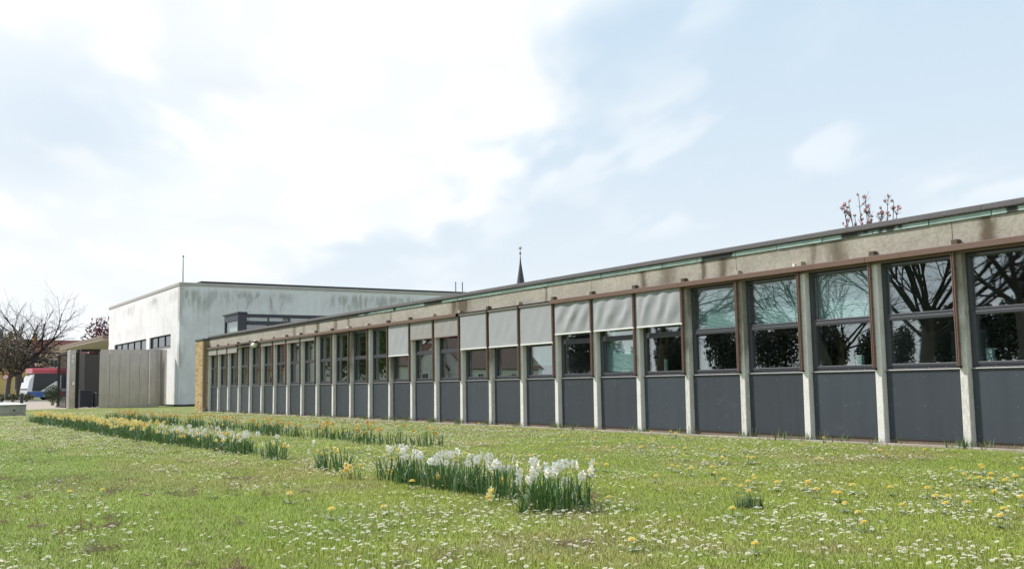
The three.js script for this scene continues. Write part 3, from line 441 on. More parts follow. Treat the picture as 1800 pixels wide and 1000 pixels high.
leafyTree('pollarded_tree', 'dense brown twiggy clipped tree next to the broad bare tree', [-131.1, 0, -3.3], 21, 8.2, 2.3, 2.7, 3000, 0.13, [[0.17, 0.135, 0.085], [0.21, 0.165, 0.1], [0.12, 0.11, 0.06]]);
leafyTree('copper_tree', 'dark red leaved tree rising behind the concrete canopy', [-118, 0, -11.4], 22, 9.2, 2.3, 2.9, 1900, 0.16, [[0.13, 0.022, 0.035], [0.08, 0.018, 0.026], [0.17, 0.04, 0.05]]);
leafyTree('willow_tree', 'fresh green leafy tree mirrored in the unshaded middle bays', [-57, 0, 14.4], 23, 7.6, 3.1, 3.3, 9000, 0.13, [[0.1, 0.17, 0.02], [0.07, 0.14, 0.02], [0.15, 0.2, 0.03]]);
{ // dark pines across the park
  const pine = (seed) => leafCloud(seed, 3200, (r) => (r() < 0.75 ? blob(0, 5.2, 0, 2.4, 3.6, 2.4, seed) : blob(0.7, 7.4, 0.5, 1.4, 2.2, 1.4, seed + 5))(r), 0.21, [[0.02, 0.032, 0.016], [0.03, 0.042, 0.02], [0.035, 0.036, 0.02]]);
  const geos = [pine(41), pine(42), pine(43)], tr = new Raw(); tr.tube([V(0, 0, 0), V(0, 3, 0), V(0, 9, 0)], [0.22, 0.18, 0.04], 6); const tg = tr.geo(), r = rng(44);
  for (let i = 0; i < 26; i++) { const t = thing('pine_tree', 'dark pine in the row across the park, mirrored in the windows', 'tree', [lerp(-124, -62, i / 25) + r() * 3, 0, lerp(78, 118, i / 25) + r() * 8], r() * 6, 'pines mirrored in the windows'); t.scale.setScalar(0.7 + 0.5 * r()); part('trunk', tg, M.bark, t); part('crown', geos[i % 3], M.leaf, t); }
}
{ // magnolia behind the wing
  const t = thing('magnolia_tree', 'pink blossoming magnolia rising above the office wing roof', 'tree', [-19.4, 0, -14.4]), tw = new Raw(), r = rng(51), bl = [];
  const trunk = new Raw(); trunk.tube([V(0, 0, 0), V(0.05, 1.2, 0), V(0, 2.6, 0.05)], [0.12, 0.1, 0.08], 8); part('trunk', trunk.geo(), M.bark, t);
  const tipsAt = [[-0.5, 5.9, 0.4], [-0.42, 6.2, 0.3], [-0.2, 6.38, 0.1], [-0.05, 6.3, 0.0], [-0.3, 5.75, 0.2], [0.0, 6.02, -0.1], [0.36, 5.9, -0.2], [0.5, 6.25, -0.35], [0.62, 6.12, -0.45], [0.3, 5.78, -0.3], [0.7, 5.9, -0.5], [-0.9, 5.2, 0.6], [1.1, 5.2, -0.6], [0.2, 5.3, 0.5], [-0.3, 5.2, -0.6], [-0.52, 6.08, 0.42], [0.12, 5.7, 0]];
  for (const [x, y, z] of tipsAt) { const tip = V(x, y, z), from = V(x * 0.15, 2.5, z * 0.15), mid = from.clone().lerp(tip, 0.55).add(V((r() - 0.5) * 0.2 + x * 0.12, -0.1, (r() - 0.5) * 0.2)); tw.tube([from, mid, tip], [0.035, 0.02, 0.008], 5); for (let k = 0; k < 9; k++) { const f = 0.55 + 0.45 * r(), c = f < 0.775 ? from.clone().lerp(mid, f) : mid.clone().lerp(tip, (f - 0.55) / 0.45), e = c.clone().add(V((r() - 0.5) * 0.22, 0.08 + r() * 0.1, (r() - 0.5) * 0.22)); tw.tube([c, e], [0.008, 0.004], 3); if (r() < 0.8) bl.push(e); for (let m = 0; m < 2; m++) tw.tube([c, c.clone().add(V((r() - 0.5) * 0.3, 0.05 + r() * 0.2, (r() - 0.5) * 0.3))], [0.006, 0.003], 3); } bl.push(tip); }
  part('crown', tw.geo(), M.twig, t);
  const fl = new Raw(); for (let k = 0; k < 6; k++) { const a = (k / 6) * 6.283, d = V(Math.cos(a), 0, Math.sin(a)), s = V(-d.z, 0, d.x); const o = V(0, 0, 0), m = d.clone().multiplyScalar(0.035).add(V(0, 0.035, 0)), e = d.clone().multiplyScalar(0.04).add(V(0, 0.085, 0)); fl.tri(o, m.clone().addScaledVector(s, 0.02), m.clone().addScaledVector(s, -0.02), null, [0.36, 0.13, 0.16]); fl.quad(m.clone().addScaledVector(s, 0.02), e.clone().addScaledVector(s, 0.012), e.clone().addScaledVector(s, -0.012), m.clone().addScaledVector(s, -0.02), null, [0.62, 0.43, 0.42]); }
  const fg = fl.geo(); for (const b of bl) { const o = part('blossom', fg, M.flower, t, b.x, b.y, b.z); o.rotation.set((r() - 0.5) * 1.4, r() * 6, (r() - 0.5) * 1.4); o.scale.set(0.7 + 0.8 * r(), 0.8 + 0.8 * r(), 0.7 + 0.8 * r()); }
}

// ---------------------------------------------------------------- beyond the path: coach, houses, sign, church
{
  const b = thing('coach', 'red, white and blue touring coach parked beyond the gravel path', 'bus', [-123.2, 0, -4.0], 0.17);
  const poly = (pts, d) => muv(extrude(pts, d).rotateY(Math.PI / 2)); // points are (distance behind the nose, height)
  const side = (name, pts, m, x = 1.275, d = 0.03) => part(name, poly(pts, d), m, b, x, 0, 0);
  const red = phys([0.5, 0.03, 0.04], { roughness: 0.25, clearcoat: 0.8 }), white = phys([0.75, 0.75, 0.76], { roughness: 0.3, clearcoat: 0.6 }), blue = phys([0.02, 0.1, 0.36], { roughness: 0.3, clearcoat: 0.6 }), dark = phys([0.012, 0.015, 0.02], { roughness: 0.08 });
  part('body', poly([[0.05, 0.35], [0, 1.1], [0.22, 2.2], [0.75, 3.0], [12, 3.0], [12, 0.35]], 2.55), white, b, -1.275, 0, 0);
  part('roof', muv(extrude([[-1.24, 3.0], [-1.2, 3.3], [-0.95, 3.52], [0.95, 3.52], [1.2, 3.3], [1.24, 3.0]], 11.1, { bevelEnabled: true, bevelSize: 0.05, bevelThickness: 0.3, bevelSegments: 3 })), red, b, 0, 0, -11.9);
  side('side_glass', [[0.5, 1.0], [0.72, 2.95], [11.9, 2.95], [11.9, 2.12], [3.0, 2.08], [1.35, 0.98]], dark);
  side('side_panel', [[1.4, 0.97], [3.02, 2.06], [11.9, 2.1], [11.9, 0.97]], white); side('skirt', [[0.04, 0.32], [0.0, 0.95], [12, 0.95], [12, 0.32]], blue, 1.276);
  side('skirt_stripe', [[2.7, 0.4], [2.7, 0.9], [3.9, 0.9], [3.9, 0.4]], red, 1.31, 0.01);
  const ws = new Raw(); ws.quad(V(-1.2, 1.15, 0.02), V(1.2, 1.15, 0.02), V(1.1, 2.9, -0.66), V(-1.1, 2.9, -0.66)); part('windscreen', ws.geo(), dark, b);
  for (const z of [-2.6, -8.8]) { const w = part('wheel', new THREE.CylinderGeometry(0.5, 0.5, 0.3, 24).rotateZ(Math.PI / 2), M.cap, b, 1.17, 0.5, z); part('rim', new THREE.CylinderGeometry(0.28, 0.28, 0.02, 18).rotateZ(Math.PI / 2), M.sill, w, 0.155, 0, 0); const w2 = part('wheel', new THREE.CylinderGeometry(0.5, 0.5, 0.3, 24).rotateZ(Math.PI / 2), M.cap, b, -1.17, 0.5, z); w2.userData = {}; }
  const mr = new Raw(); mr.tube([V(1.0, 2.7, -0.3), V(1.25, 2.75, 0.3), V(1.3, 2.5, 0.5)], [0.04, 0.04, 0.04], 5); const arm = part('mirror', mr.geo(), M.cap, b); part('mirror_head', rbox(1.2, 1.42, 1.95, 2.5, 0.42, 0.58, 0.03), M.cap, arm);
  for (const x of [-0.95, 0.95]) part('headlight', new THREE.SphereGeometry(0.16, 10, 6).scale(1.2, 0.7, 0.4), M.hem, b, x, 0.72, 0.03);
}
const tiles = (c, s) => mat(null, { roughness: 0.9, map: tex(256, 256, (u, v) => { const k = 0.7 + 0.35 * noise(u * 16, v * 24, s, 0) + 0.3 * fbm(u * 4, v * 4, s + 1, 3, 4) - (((v * 12) % 1) < 0.12 ? 0.2 : 0); return c.map((q) => q * k); }, { rep: [0.4, 0.4] }) });
const RT = { red: tiles([0.3, 0.1, 0.06], 601), brown: tiles([0.12, 0.075, 0.058], 605), dark: tiles([0.2, 0.075, 0.06], 609) };
const plaster = (c, s) => mat(null, { map: concreteTex(c, s, 0.25, 0.3), roughness: 0.95 });
function house(label, pos, turn, L, D, eave, ridge, wm, rm, { wins = [], chimneys = [], group } = {}) { // ridge runs along local x; gables at both ends
  const h = thing('house', label, 'house', pos, turn, group), x = L / 2, z = D / 2, o = 0.25;
  part('wall', muv(extrude([[-z, 0], [-z, eave], [0, ridge - 0.08], [z, eave], [z, 0]], L).rotateY(Math.PI / 2).translate(-x, 0, 0)), wm, h);
  const dy = ridge - eave, sl = Math.hypot(z, dy), rf = (s) => muv(new THREE.BoxGeometry(L + 2 * o, 0.12, sl + 0.35).translate(0, 0, 0)).rotateX(s * Math.atan2(dy, z)).translate(0, (eave + ridge) / 2 - 0.02, s * (z / 2 + 0.08));
  part('roof', join(rf(1), rf(-1)), rm, h);
  for (const [cx, ch] of chimneys) { const c = part('chimney', rbox(cx - 0.35, cx + 0.35, ridge - 0.6, ridge + ch, -0.3, 0.3, 0.02), M.bricks[3], h); part('chimney_cap', rbox(cx - 0.42, cx + 0.42, ridge + ch, ridge + ch + 0.12, -0.37, 0.37, 0.02), M.cap, c); }
  for (const [f, a, y, w, ht] of wins) { // f: 'f' = +z side, 'b' = -z side, 'r' = +x gable, 'l' = -x gable
    const fr = join(rbox(-w / 2, w / 2, 0, 0.07, -0.02, 0.05, 0.005), rbox(-w / 2, w / 2, ht - 0.07, ht, -0.02, 0.05, 0.005), rbox(-w / 2, -w / 2 + 0.07, 0.07, ht - 0.07, -0.02, 0.05, 0.005), rbox(w / 2 - 0.07, w / 2, 0.07, ht - 0.07, -0.02, 0.05, 0.005), rbox(-0.03, 0.03, 0.07, ht - 0.07, -0.02, 0.045, 0.005));
    const g = part('window', fr, M.white, h); part('pane', box(-w / 2 + 0.05, w / 2 - 0.05, 0.05, ht - 0.05, 0, 0.02), M.darkGlass, g);
    if (f === 'f') g.position.set(a, y, z); else if (f === 'b') { g.position.set(a, y, -z); g.rotation.y = Math.PI; } else if (f === 'r') { g.position.set(x, y, a); g.rotation.y = Math.PI / 2; } else { g.position.set(-x, y, a); g.rotation.y = -Math.PI / 2; }
  }
  return h;
}
M.darkGlass = phys([0.02, 0.024, 0.028], { roughness: 0.06 });
const yel = plaster([0.6, 0.42, 0.17], 620), pink = plaster([0.62, 0.44, 0.36], 624), wht = plaster([0.74, 0.73, 0.7], 628), cream = plaster([0.62, 0.5, 0.32], 632);
house('yellow plastered house with brown tiled roof behind the bare tree', [-166.5, 0, -3.5], Math.PI / 2, 13, 8, 4.6, 8.2, yel, RT.brown, { wins: [['f', 1.2, 1.2, 1.1, 1.5], ['f', 4.6, 1.2, 1.1, 1.5], ['f', -2.4, 1.2, 1.1, 1.5]], chimneys: [[3.5, 0.8]] });
house('pink gabled house behind the coach', [-188, 0, -16.4], 0, 10, 6.6, 6.4, 9.1, pink, RT.dark, { wins: [['r', 0.6, 5, 1.2, 1.3], ['r', -1.6, 1.4, 1.2, 1.5], ['r', 1.7, 1.4, 1.2, 1.5]] });
house('house with bright red tiled roof and two chimneys behind the pink gable', [-199, 0, -13.5], Math.PI / 2, 9, 8, 6.6, 10.2, cream, RT.red, { chimneys: [[-2.6, 1.1], [1.4, 1.1]], wins: [['f', -2.8, 4, 1.1, 1.3], ['f', 2.8, 4, 1.1, 1.3]] });
house('long house with dark red roof showing above the canopy', [-205, 0, -22.5], Math.PI / 2, 11, 9, 6.4, 10.4, wht, RT.dark, { wins: [['f', -3, 3.6, 1.2, 1.4], ['f', 2, 3.6, 1.2, 1.4]] });
house('white gabled cottage mirrored under the slack awnings', [-127.6, 0, 85.3], -0.55, 8, 4.6, 3.0, 5.5, wht, RT.brown, { wins: [['r', 0, 2.2, 0.9, 1]] });
house('slim white gabled house mirrored in the bay with the full venetian blind', [-147.9, 0, 108], -0.6, 9, 4.2, 3.4, 6.0, wht, RT.brown, { wins: [['r', 0.4, 2.4, 0.8, 1]] });
house('long low white house with broad brown roof mirrored in the awning bays', [-111, 0, 55], 1.1, 19, 8.5, 2.9, 7.2, wht, RT.brown, { wins: [['f', -6, 1, 1.3, 1.2], ['f', -2, 1, 1.3, 1.2], ['f', 2, 1, 1.3, 1.2], ['f', 6, 1, 1.3, 1.2]], chimneys: [[4, 0.9]] });
house('white gabled house mirrored in the bay with short old awnings', [-107, 0, 42.5], -0.42, 8, 6.5, 2.8, 5.6, wht, RT.dark, { wins: [['r', -1, 1.1, 1.1, 1.2], ['r', 1.2, 1.1, 1.1, 1.2]] });
house('white low house mirrored below the green tree', [-97, 0, 31], 1.2, 11, 7, 3.1, 6, wht, RT.brown, { wins: [['f', -3, 1, 1.2, 1.2], ['f', 0, 1, 1.2, 1.2], ['f', 3, 1, 1.2, 1.2]] });
house('red roofed house mirrored in the narrow far bays', [-112, 0, 23.5], 1.35, 12, 8, 3, 6.8, cream, RT.red, { wins: [['f', -3, 1, 1.2, 1.2], ['f', 2, 1, 1.2, 1.2]], chimneys: [[2, 0.8]] });
{
  const s = thing('road_sign', 'round red-rimmed traffic sign on a thin pole in front of the yellow house', 'sign', [-104.4, 0, -0.15], Math.PI / 2 - 0.1);
  part('pole', new THREE.CylinderGeometry(0.035, 0.035, 2.6, 8).translate(0, 1.3, 0), M.sill, s); part('disc', new THREE.CylinderGeometry(0.27, 0.27, 0.02, 28).rotateX(Math.PI / 2).translate(0, 2.33, 0.05), mat([0.72, 0.72, 0.74], { roughness: 0.5 }), s);
  part('rim', new THREE.RingGeometry(0.19, 0.268, 28).translate(0, 2.33, 0.0635), mat([0.45, 0.03, 0.05], { roughness: 0.5, side: THREE.DoubleSide }), s); part('bar', new THREE.PlaneGeometry(0.36, 0.055).rotateZ(-0.78).translate(0, 2.33, 0.062), mat([0.45, 0.03, 0.05], { roughness: 0.5, side: THREE.DoubleSide }), s);
}
function shrub(name, label, pos, rx, ry, n, size, cols, seed, group) { const t = thing(name, label, 'shrub', pos, 0, group), st = new Raw(), r = rng(seed); for (let i = 0; i < 6; i++) { const a = r() * 6.28; st.tube([V(Math.cos(a) * 0.06, 0, Math.sin(a) * 0.06), V(Math.cos(a) * rx * 0.3, ry * 0.8, Math.sin(a) * rx * 0.3), V(Math.cos(a) * rx * 0.55, ry * 1.5, Math.sin(a) * rx * 0.55)], [0.025, 0.018, 0.008], 5); } part('stems', st.geo(), M.bark, t); part('foliage', leafCloud(seed, n, blob(0, ry * 1.25, 0, rx, ry * 0.85, rx, seed), size, cols), M.leaf, t); return t; }
const GR = [[0.045, 0.085, 0.02], [0.03, 0.06, 0.018], [0.07, 0.1, 0.025]];
shrub('shrub', 'dark green shrub on thin stems in front of the coach', [-71.2, 0, 0.62], 0.58, 0.6, 1500, 0.05, GR, 61);
for (let i = 0; i < 6; i++) shrub('low_shrub', 'low olive shrub in the roadside row below the traffic sign', [-106 + (i % 2), 0, 3.2 - i * 1.05], 0.8, 0.38, 700, 0.07, [[0.09, 0.09, 0.04], [0.05, 0.06, 0.025], [0.12, 0.1, 0.05]], 70 + i, 'low shrubs along the road');
{
  const c = thing('church_spire', 'slender dark slate church spire behind the office wing roof', 'spire', [-133.55, 0, -77.05], 0.4);
  part('tower', rbox(-1.7, 1.7, 0, 10.6, -1.7, 1.7, 0.03), wht, c);
  part('spire', muv(new THREE.LatheGeometry([[1.95, 10.4], [1.5, 11.2], [0.6, 17.2], [0.14, 20.2], [0.06, 21.3]].map(([x, y]) => new THREE.Vector2(x, y)), 8)), mat([0.05, 0.055, 0.065], { roughness: 0.7 }), c);
  part('finial_ball', new THREE.SphereGeometry(0.17, 12, 8).translate(0, 21.75, 0), M.cap, c); part('rod', new THREE.CylinderGeometry(0.035, 0.05, 1.7, 6).translate(0, 22.1, 0), M.cap, c);
  part('weather_vane', extrude([[0, 0], [0.42, 0.1], [0.3, 0.22], [0.42, 0.42], [0.12, 0.26], [-0.25, 0.3], [-0.2, 0.1]], 0.03).translate(-0.05, 22.4, -0.015), mat([0.35, 0.22, 0.05], { roughness: 0.5, metalness: 0.6 }), c);
}

// ---------------------------------------------------------------- lawn: grass, flowers
const toCam = (x, z) => { const v = V(x, 0.03, z).project(camera); return v; };
camera.updateMatrixWorld(); camera.updateProjectionMatrix();
const inView = (x, z, m = 0.14) => { const v = V(x, 0.04, z), d = v.clone().sub(CAM).dot(FW); if (d < 1) return false; v.project(camera); return Math.abs(v.x) < 1 + m && v.y > -1 - m * 1.2 && v.y < 1; };
function tuft(seed, n, rad, h, w) { const r = rng(seed), g = new Raw(); for (let i = 0; i < n; i++) { const a = r() * 6.283, q = Math.sqrt(r()) * rad, b = V(Math.cos(a) * q, -0.006, Math.sin(a) * q), f = r() * 6.283, hh = h * (0.45 + 0.75 * r()), ln = hh * (0.15 + 0.75 * r()), d = V(Math.cos(f), 0, Math.sin(f)), s = V(-d.z, 0, d.x).multiplyScalar((w * (0.7 + 0.6 * r())) / 2), m = b.clone().addScaledVector(d, ln * 0.35).add(V(0, hh * 0.62, 0)), t = b.clone().addScaledVector(d, ln).add(V(0, hh, 0)); const nn = V(d.x * -0.35, 1, d.z * -0.35).normalize(); g.quad(b.clone().sub(s), b.clone().add(s), m.clone().addScaledVector(s, 0.8), m.clone().addScaledVector(s, -0.8), nn); g.tri(m.clone().addScaledVector(s, -0.8), m.clone().addScaledVector(s, 0.8), t, nn); } return g.geo(); }
{
  const r = rng(901), near = [[], [], []], far = [[], []];
  const tone = (x, z) => { const a = fbm(x * 0.5 + 3, z * 0.8, 911, 4), b = fbm(x * 2.3, z * 2.6, 913, 3), dry = smoothstep(fbm(x * 0.9 + 20, z * 1.5, 915, 4), 0.52, 0.7) * 0.75, strip = smoothstep(z - (7.75 - x * 0.045), 0, 0.5) * smoothstep(-x, 4.6, 5.6), c = new THREE.Color(); const k = 0.8 + 0.4 * r(); c.setRGB(lerp(lerp(0.255, 0.36, a), 0.39, dry) * k * (0.85 + 0.3 * b), lerp(lerp(0.355, 0.41, a), 0.355, dry) * k * (0.85 + 0.3 * b), lerp(0.026, 0.1, dry) * k); c.r *= 1 - 0.14 * strip; c.g *= 1 - 0.03 * strip; c.b *= 1 - 0.3 * strip; if (r() < 0.05) c.setRGB(0.3 * k, 0.24 * k, 0.11 * k); return c; };
  for (let i = 0; i < 560000; i++) {
    const x = -r() * 52.3, z = 0.16 + r() * 15.5, d = Math.hypot(x, z - CAM.z); if (d < 3.6 || d > 54) continue;
    const dens = d < 8 ? 1 : d < 14 ? 0.72 : d < 24 ? 0.45 : 0.26; if (r() > dens || !inView(x, z)) continue;
    const l = { p: V(x, gh(x, z), z), ry: r() * 6.283, s: (d < 14 ? 1 : d < 24 ? 1.25 : 1.6) * (0.75 + 0.5 * r()), c: tone(x, z) }; l.sy = l.s * (d < 14 ? 1 : 0.75) * (z < 0.7 ? 0.55 : 1) * (0.6 + 0.75 * fbm(x * 1.1, z * 1.1, 917, 3));
    (d < 14 ? near[(r() * 3) | 0] : far[(r() * 2) | 0]).push(l);
  }
  near.forEach((l, i) => stuff('lawn_grass', tuft(920 + i, 36, 0.07, 0.029, 0.0026), M.grassBlade, l, 'short mown spring grass of the lawn', 'grass'));
  far.forEach((l, i) => stuff('lawn_grass', tuft(930 + i, 24, 0.08, 0.028, 0.0044), M.grassBlade, l, 'short mown spring grass of the lawn', 'grass'));
  const weeds = []; for (let i = 0; i < 190; i++) { const x = r() < 0.5 ? X(Math.floor(r() * 27)) + r() * 0.16 : -6 - r() * 32, z = 0.03 + r() * 0.14; weeds.push({ p: V(x, 0.02, z), ry: r() * 6, s: 1 + r() * 0.9, sy: 1.2 + r() * 1.8, c: lin(0.1 * (0.7 + 0.6 * r()), 0.17, 0.03) }); }
  stuff('wall_foot_grass', tuft(940, 16, 0.05, 0.06, 0.005), M.grassBlade, weeds, 'longer grass growing at the foot of the columns', 'grass');
  const dead = []; for (let i = 0; i < 900; i++) { const x = -4.2 - Math.pow(r(), 1.6) * 20, z = 6.5 + r() * 3.8; if (fbm(x * 1.7, z * 2.4, 951, 3) < 0.62) continue; for (let q = 0; q < 3; q++) { const xx = x + (r() - 0.5) * 0.12, zz = z + (r() - 0.5) * 0.1; dead.push({ p: V(xx, gh(xx, zz) + 0.012, zz), ry: r() * 6, tx: 1.1 + r() * 0.5, s: 0.6 + r() * 0.6, c: lin(0.34 * (0.6 + 0.6 * r()), 0.26 * (0.6 + 0.6 * r()), 0.15) }); } }
  stuff('dead_grass', tuft(945, 18, 0.05, 0.06, 0.004), M.grassBlade, dead, 'brown mower clippings and dead moss lying in the lawn', 'clippings');
  const t = thing('grass_tuft', 'taller dark green tuft of grass among the daisies', 'grass tuft', [-4.68, gh(-4.68, 6.23), 6.23]); part('blades', paint(tuft(947, 120, 0.09, 0.11, 0.005), [0.05, 0.11, 0.02]), M.leaf, t);
}
function daisyGeo(seed) { const r = rng(seed), g = new Raw(), h = 0.045, n = 11, tilt = V((r() - 0.5) * 0.9 - 0.15, 1, (r() - 0.5) * 0.9 + 0.1).normalize(), u = V(1, 0, 0).cross(tilt).normalize(), w = V(0, 0, 0).crossVectors(tilt, u), c = V(0, h, 0), P = (a, rad, up) => c.clone().addScaledVector(u, Math.cos(a) * rad).addScaledVector(w, Math.sin(a) * rad).addScaledVector(tilt, up); for (let i = 0; i < n; i++) { const a = (i / n) * 6.283, e = 0.2; g.tri(P(a, 0.003, 0), P(a - e, 0.0118, 0.002), P(a + e, 0.0118, 0.002), tilt, [0.86, 0.855, 0.84]); } for (let i = 0; i < 8; i++) { const a = (i / 8) * 6.283, b = ((i + 1) / 8) * 6.283; g.tri(P(0, 0, 0.0048), P(a, 0.0045, 0.002), P(b, 0.0045, 0.002), tilt, [0.7, 0.46, 0.03]); } g.quad(V(-0.001, 0, 0), V(0.001, 0, 0), V(0.001, h, 0), V(-0.001, h, 0), null, [0.12, 0.18, 0.05]); return g.geo(); }
function dandelionGeo(seed) { const r = rng(seed), g = new Raw(), h = 0.055, c = V(0, h, 0); for (let l = 0; l < 3; l++) for (let i = 0; i < 14; i++) { const a = ((i + l * 0.4 + r() * 0.4) / 14) * 6.283, rad = [0.022, 0.017, 0.01][l], y = [0.003, 0.009, 0.013][l], d = V(Math.cos(a), 0, Math.sin(a)), s = V(-d.z, 0, d.x).multiplyScalar(0.0032); g.tri(c.clone().add(V(0, l * 0.003, 0)), c.clone().addScaledVector(d, rad).add(s).add(V(0, y, 0)), c.clone().addScaledVector(d, rad).sub(s).add(V(0, y, 0)), V(0, 1, 0), [0.85, 0.6 + 0.05 * l, 0.015]); } for (let i = 0; i < 6; i++) { const a = (i / 6) * 6.283 + r(), d = V(Math.cos(a), 0, Math.sin(a)), s = V(-d.z, 0, d.x).multiplyScalar(0.008), L = 0.05 + r() * 0.04; g.tri(V(0, 0.012, 0).sub(s), V(0, 0.012, 0).add(s), d.clone().multiplyScalar(L).add(V(0, 0.03, 0)), V(0, 1, 0), [0.06, 0.13, 0.02]); } g.quad(V(-0.0015, 0, 0), V(0.0015, 0, 0), V(0.0015, h, 0), V(-0.0015, h, 0), null, [0.13, 0.16, 0.05]); return g.geo(); }
{
  const r = rng(961), D = [0, 1, 2, 3].map((i) => daisyGeo(970 + i)), F = [0, 1, 2].map((i) => dandelionGeo(980 + i)), list = [];
  const dens = (x, z) => { const patch = smoothstep(fbm(x * 0.75 + 40, z * 1.15, 963, 3), 0.38, 0.66), fine = smoothstep(fbm(x * 3.1, z * 3.4, 965, 3), 0.34, 0.66); let k = (0.12 + patch) * (0.14 + fine) * 1.6; const bare = smoothstep(z - (7.75 + (-x) * 0.045), 0, 0.55) * smoothstep(-x, 5.2, 6.2); k *= 1 - 0.93 * bare; const nearLeft = smoothstep(z, 9.35, 9.7) * smoothstep(-x, 5, 6); k = lerp(k, 0.9 * fine, nearLeft * 0.7); if (z < 1.2) k *= 0.3; if (z > 7.3 && z < 8.5 && x < -14 && x > -26) k += 0.7 * fine; return k; };
  for (let i = 0; i < 330000 && list.length < 26000; i++) { const x = -2.3 - Math.pow(r(), 1.35) * 40, z = 0.5 + r() * 11; if (!inView(x, z, 0.08) || r() > dens(x, z)) continue; list.push({ x, z, d: Math.hypot(x, z - CAM.z) }); }
  list.sort((a, b) => a.d - b.d);
  const shown = list.filter((l) => inView(l.x, l.z, 0)).slice(0, 300), chosen = new Set(shown), rest = [[], [], [], []];
  for (const l of list) { const y = gh(l.x, l.z), ry = r() * 6.283, s = 0.6 + 0.5 * r(); if (chosen.has(l)) { const o = solo('daisy', D[(r() * 4) | 0], M.flower, 'small white daisy with yellow centre open in the short grass', 'daisy', [l.x, y, l.z], 'daisies in the lawn'); o.rotation.y = ry; o.scale.setScalar(s); } else rest[(r() * 4) | 0].push({ p: V(l.x, y, l.z), ry, s: s * (1 + 0.15 * smoothstep(l.d, 12, 25)) }); }
  rest.forEach((l, i) => stuff('daisy_carpet', D[i], M.flower, l, 'carpet of white daisies scattered over the lawn', 'daisies'));
  let n = 0; for (let i = 0; i < 6000 && n < 290; i++) { const x = -2.6 - Math.pow(r(), 1.5) * 30, z = 0.4 + r() * 9.6; if (!inView(x, z, 0.03)) continue; const bias = (z < 7 ? 0.55 : 0.08) * smoothstep(fbm(x * 1.2 + 9, z * 1.6, 991, 3), 0.4, 0.62); if (r() > bias) continue; const o = solo('dandelion', F[(r() * 3) | 0], M.flower, 'yellow dandelion head in the short grass', 'dandelion', [x, gh(x, z), z], 'dandelions in the lawn'); o.rotation.y = r() * 6.28; o.scale.setScalar(0.95 + 0.5 * r()); n++; }
}
function narcissusFlower(petal, cup, cupLen, cupR) { // faces +z
  const g = new Raw(), c = new Raw(); for (let i = 0; i < 6; i++) { const a = (i / 6) * 6.283, d = V(Math.cos(a), Math.sin(a), 0), s = V(-d.y, d.x, 0), zz = i % 2 ? 0.002 : -0.001, b = d.clone().multiplyScalar(0.004), m1 = d.clone().multiplyScalar(0.017).addScaledVector(s, 0.0115).add(V(0, 0, zz)), m2 = d.clone().multiplyScalar(0.017).addScaledVector(s, -0.0115).add(V(0, 0, zz)), t = d.clone().multiplyScalar(0.034).add(V(0, 0, -0.004 + zz)), mid = d.clone().multiplyScalar(0.019).add(V(0, 0, 0.004)); g.tri(b, m1, mid, null, petal); g.tri(b, mid, m2, null, petal); g.tri(m1, t, mid, null, petal); g.tri(m2, mid, t, null, petal); }
  const n = 10; for (let i = 0; i < n; i++) { const a = (i / n) * 6.283, b = ((i + 1) / n) * 6.283, q = (t, rr, z) => V(Math.cos(t) * rr, Math.sin(t) * rr, z); c.quad(q(a, cupR * 0.7, 0.001), q(b, cupR * 0.7, 0.001), q(b, cupR * (1.12 + 0.12 * (i % 2)), cupLen), q(a, cupR * (1.12 + 0.12 * ((i + 1) % 2)), cupLen), null, cup); c.tri(q(a, cupR * 0.7, 0.001), q(b, cupR * 0.7, 0.001), V(0, 0, 0.002), null, cup.map((k) => k * 0.8)); }
  return [g.geo(), c.geo()];
}
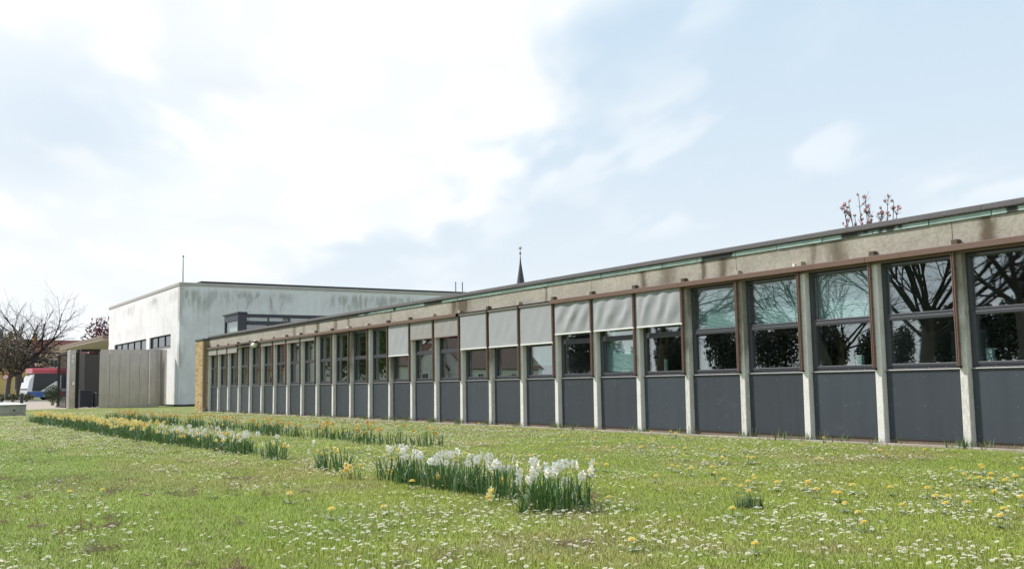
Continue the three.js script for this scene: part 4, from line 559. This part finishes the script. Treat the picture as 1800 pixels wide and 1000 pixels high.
{
  const kinds = { white: narcissusFlower([0.86, 0.855, 0.82], [0.86, 0.76, 0.5], 0.009, 0.0075), yellow: narcissusFlower([0.92, 0.83, 0.42], [0.9, 0.7, 0.16], 0.024, 0.012), orange: narcissusFlower([0.82, 0.58, 0.18], [0.78, 0.4, 0.05], 0.022, 0.012) };
  const r = rng(1001);
  function clump(name, label, cat, x, z, rx, rz, leaves, h, flowers, group, dark = 1) {
    const y0 = gh(x, z), t = thing(name, label, cat, [x, y0, z], 0, group), g = new Raw(), heads = [];
    const strip = (b, d, hh, bend, w, col) => { const s = V(-d.z, 0, d.x).multiplyScalar(w / 2), pts = [0, 0.4, 0.75, 1].map((k) => b.clone().addScaledVector(d, bend * k * k).add(V(0, hh * k * (1 - 0.25 * k * (bend / hh)), 0))); for (let i = 0; i < 3; i++) { const a = [1, 0.95, 0.8, 0.05][i], e = [1, 0.95, 0.8, 0.05][i + 1]; g.quad(pts[i].clone().addScaledVector(s, -a), pts[i].clone().addScaledVector(s, a), pts[i + 1].clone().addScaledVector(s, e), pts[i + 1].clone().addScaledVector(s, -e), null, col); } return pts[3]; };
    const spot = () => { const a = r() * 6.283, q = Math.sqrt(r()) * (0.62 + 0.75 * noise(Math.cos(a) * 1.7 + x * 3, Math.sin(a) * 1.7 + 9, 77)); return V(Math.cos(a) * q * rx, -0.01, Math.sin(a) * q * rz); };
    for (let i = 0; i < leaves; i++) { const b = spot(), out = Math.hypot(b.x / rx, b.z / rz), a = Math.atan2(b.z, b.x) + (r() - 0.5) * (r() < 0.4 ? 6 : 2.2), k = 0.7 + 0.6 * r(), y = r() < 0.05; strip(b, V(Math.cos(a), 0, Math.sin(a)), h * (0.42 + 0.68 * Math.sqrt(r())) * (1.05 - 0.28 * out * out), h * (r() < 0.14 ? 0.5 + 0.6 * r() : 0.04 + (0.2 + 0.35 * out) * r()), 0.009 + 0.005 * r(), y ? [0.3, 0.28, 0.08] : [0.09 * k * dark, 0.19 * k * dark, 0.055 * k * dark]); }
    for (const [kind, n, fh] of flowers) for (let i = 0; i < n; i++) { const b = spot(), a = r() * 6.283, e = strip(b, V(Math.cos(a), 0, Math.sin(a)), h * fh * (0.72 + 0.42 * r()), 0.02 + 0.08 * r(), 0.005, [0.09, 0.17, 0.05]); heads.push([kind, e]); }
    part('leaves', g.geo(), M.leaf, t).userData.kind = 'stuff';
    for (const [kind, e] of heads) { const o = part('flower', kinds[kind][0], M.flower, t, e.x, e.y, e.z); o.rotation.set((r() - 0.4) * 0.7, 0.9 + (r() - 0.5) * 3.4, (r() - 0.5) * 0.6, 'YXZ'); o.scale.setScalar(kind === 'white' ? 0.95 + 0.3 * r() : 0.9 + 0.25 * r()); part('trumpet', kinds[kind][1], M.flower, o); }
  }
  clump('white_narcissus', 'dense clump of white narcissus ending the flower row on the open lawn', 'narcissus', -5.5, 7.2, 0.24, 0.27, 170, 0.28, [['white', 34, 1.06]]);
  clump('daffodil', 'two low yellow daffodils leaning out beside the white narcissus', 'daffodil', -6.0, 7.26, 0.16, 0.1, 8, 0.16, [['yellow', 3, 0.7]]);
  for (const [x, n, l] of [[-6.35, 13, 130], [-6.78, 10, 120], [-7.2, 11, 115], [-7.62, 11, 100], [-7.98, 7, 60]]) clump('white_narcissus', 'white narcissus in the long middle stretch of the flower row', 'narcissus', x, 7.1 + (x + 7) * -0.03, 0.25, 0.13, l, 0.28, [['white', n, 1.05], ['yellow', 1, 0.5]], 'white narcissus in the row');
  clump('daffodil', 'small group of yellow daffodils left of the white narcissus stretch', 'daffodil', -8.3, 7.35, 0.12, 0.1, 10, 0.17, [['yellow', 5, 0.8]]);
  clump('narcissus_clump', 'sparse narcissus clump of tall leaves with one white and two yellow heads', 'narcissus', -9.45, 7.07, 0.3, 0.16, 70, 0.27, [['white', 2, 1.1], ['yellow', 3, 0.8]]);
  clump('narcissus_clump', 'small narcissus clump between the sparse clump and the mixed stretch', 'narcissus', -11.35, 7.0, 0.32, 0.15, 75, 0.25, [['white', 2, 1.05], ['yellow', 5, 0.8]]);
  for (let i = 0; i < 7; i++) clump('mixed_narcissus', 'mixed white and yellow narcissus in the flower row', 'narcissus', -12.7 - i * 0.58, 6.95 + (r() - 0.5) * 0.12, 0.33, 0.2, 95, 0.26, [['white', i === 2 ? 4 : 10, 1.08], ['yellow', 4, 0.85]], 'mixed narcissus in the row');
  for (let i = 0; i < 20; i++) clump('daffodil_clump', 'thick clump of golden yellow daffodils in the far part of the flower row', 'daffodil', -17.1 - i * 0.7, 6.95 + (r() - 0.5) * 0.16, 0.4, 0.24, 130, 0.28, [['yellow', 12 + ((r() * 7) | 0), 1.08], ['orange', 1, 1.05]], 'golden daffodils in the row');
  for (let i = 0; i < 30; i++) { const x = -12.3 - i * 0.66; clump('orange_daffodil', 'orange yellow daffodils in the row nearest the office wing', 'daffodil', x, 4.75 + (r() - 0.5) * 0.5, 0.36, 0.24, 40 + ((r() * 45) | 0), 0.25, [['orange', 3 + ((r() * 4) | 0), 1.12], ['yellow', (r() * 3) | 0, 0.8]], 'orange daffodils in the second row', 0.95); }
}
renderer.render(scene, camera);
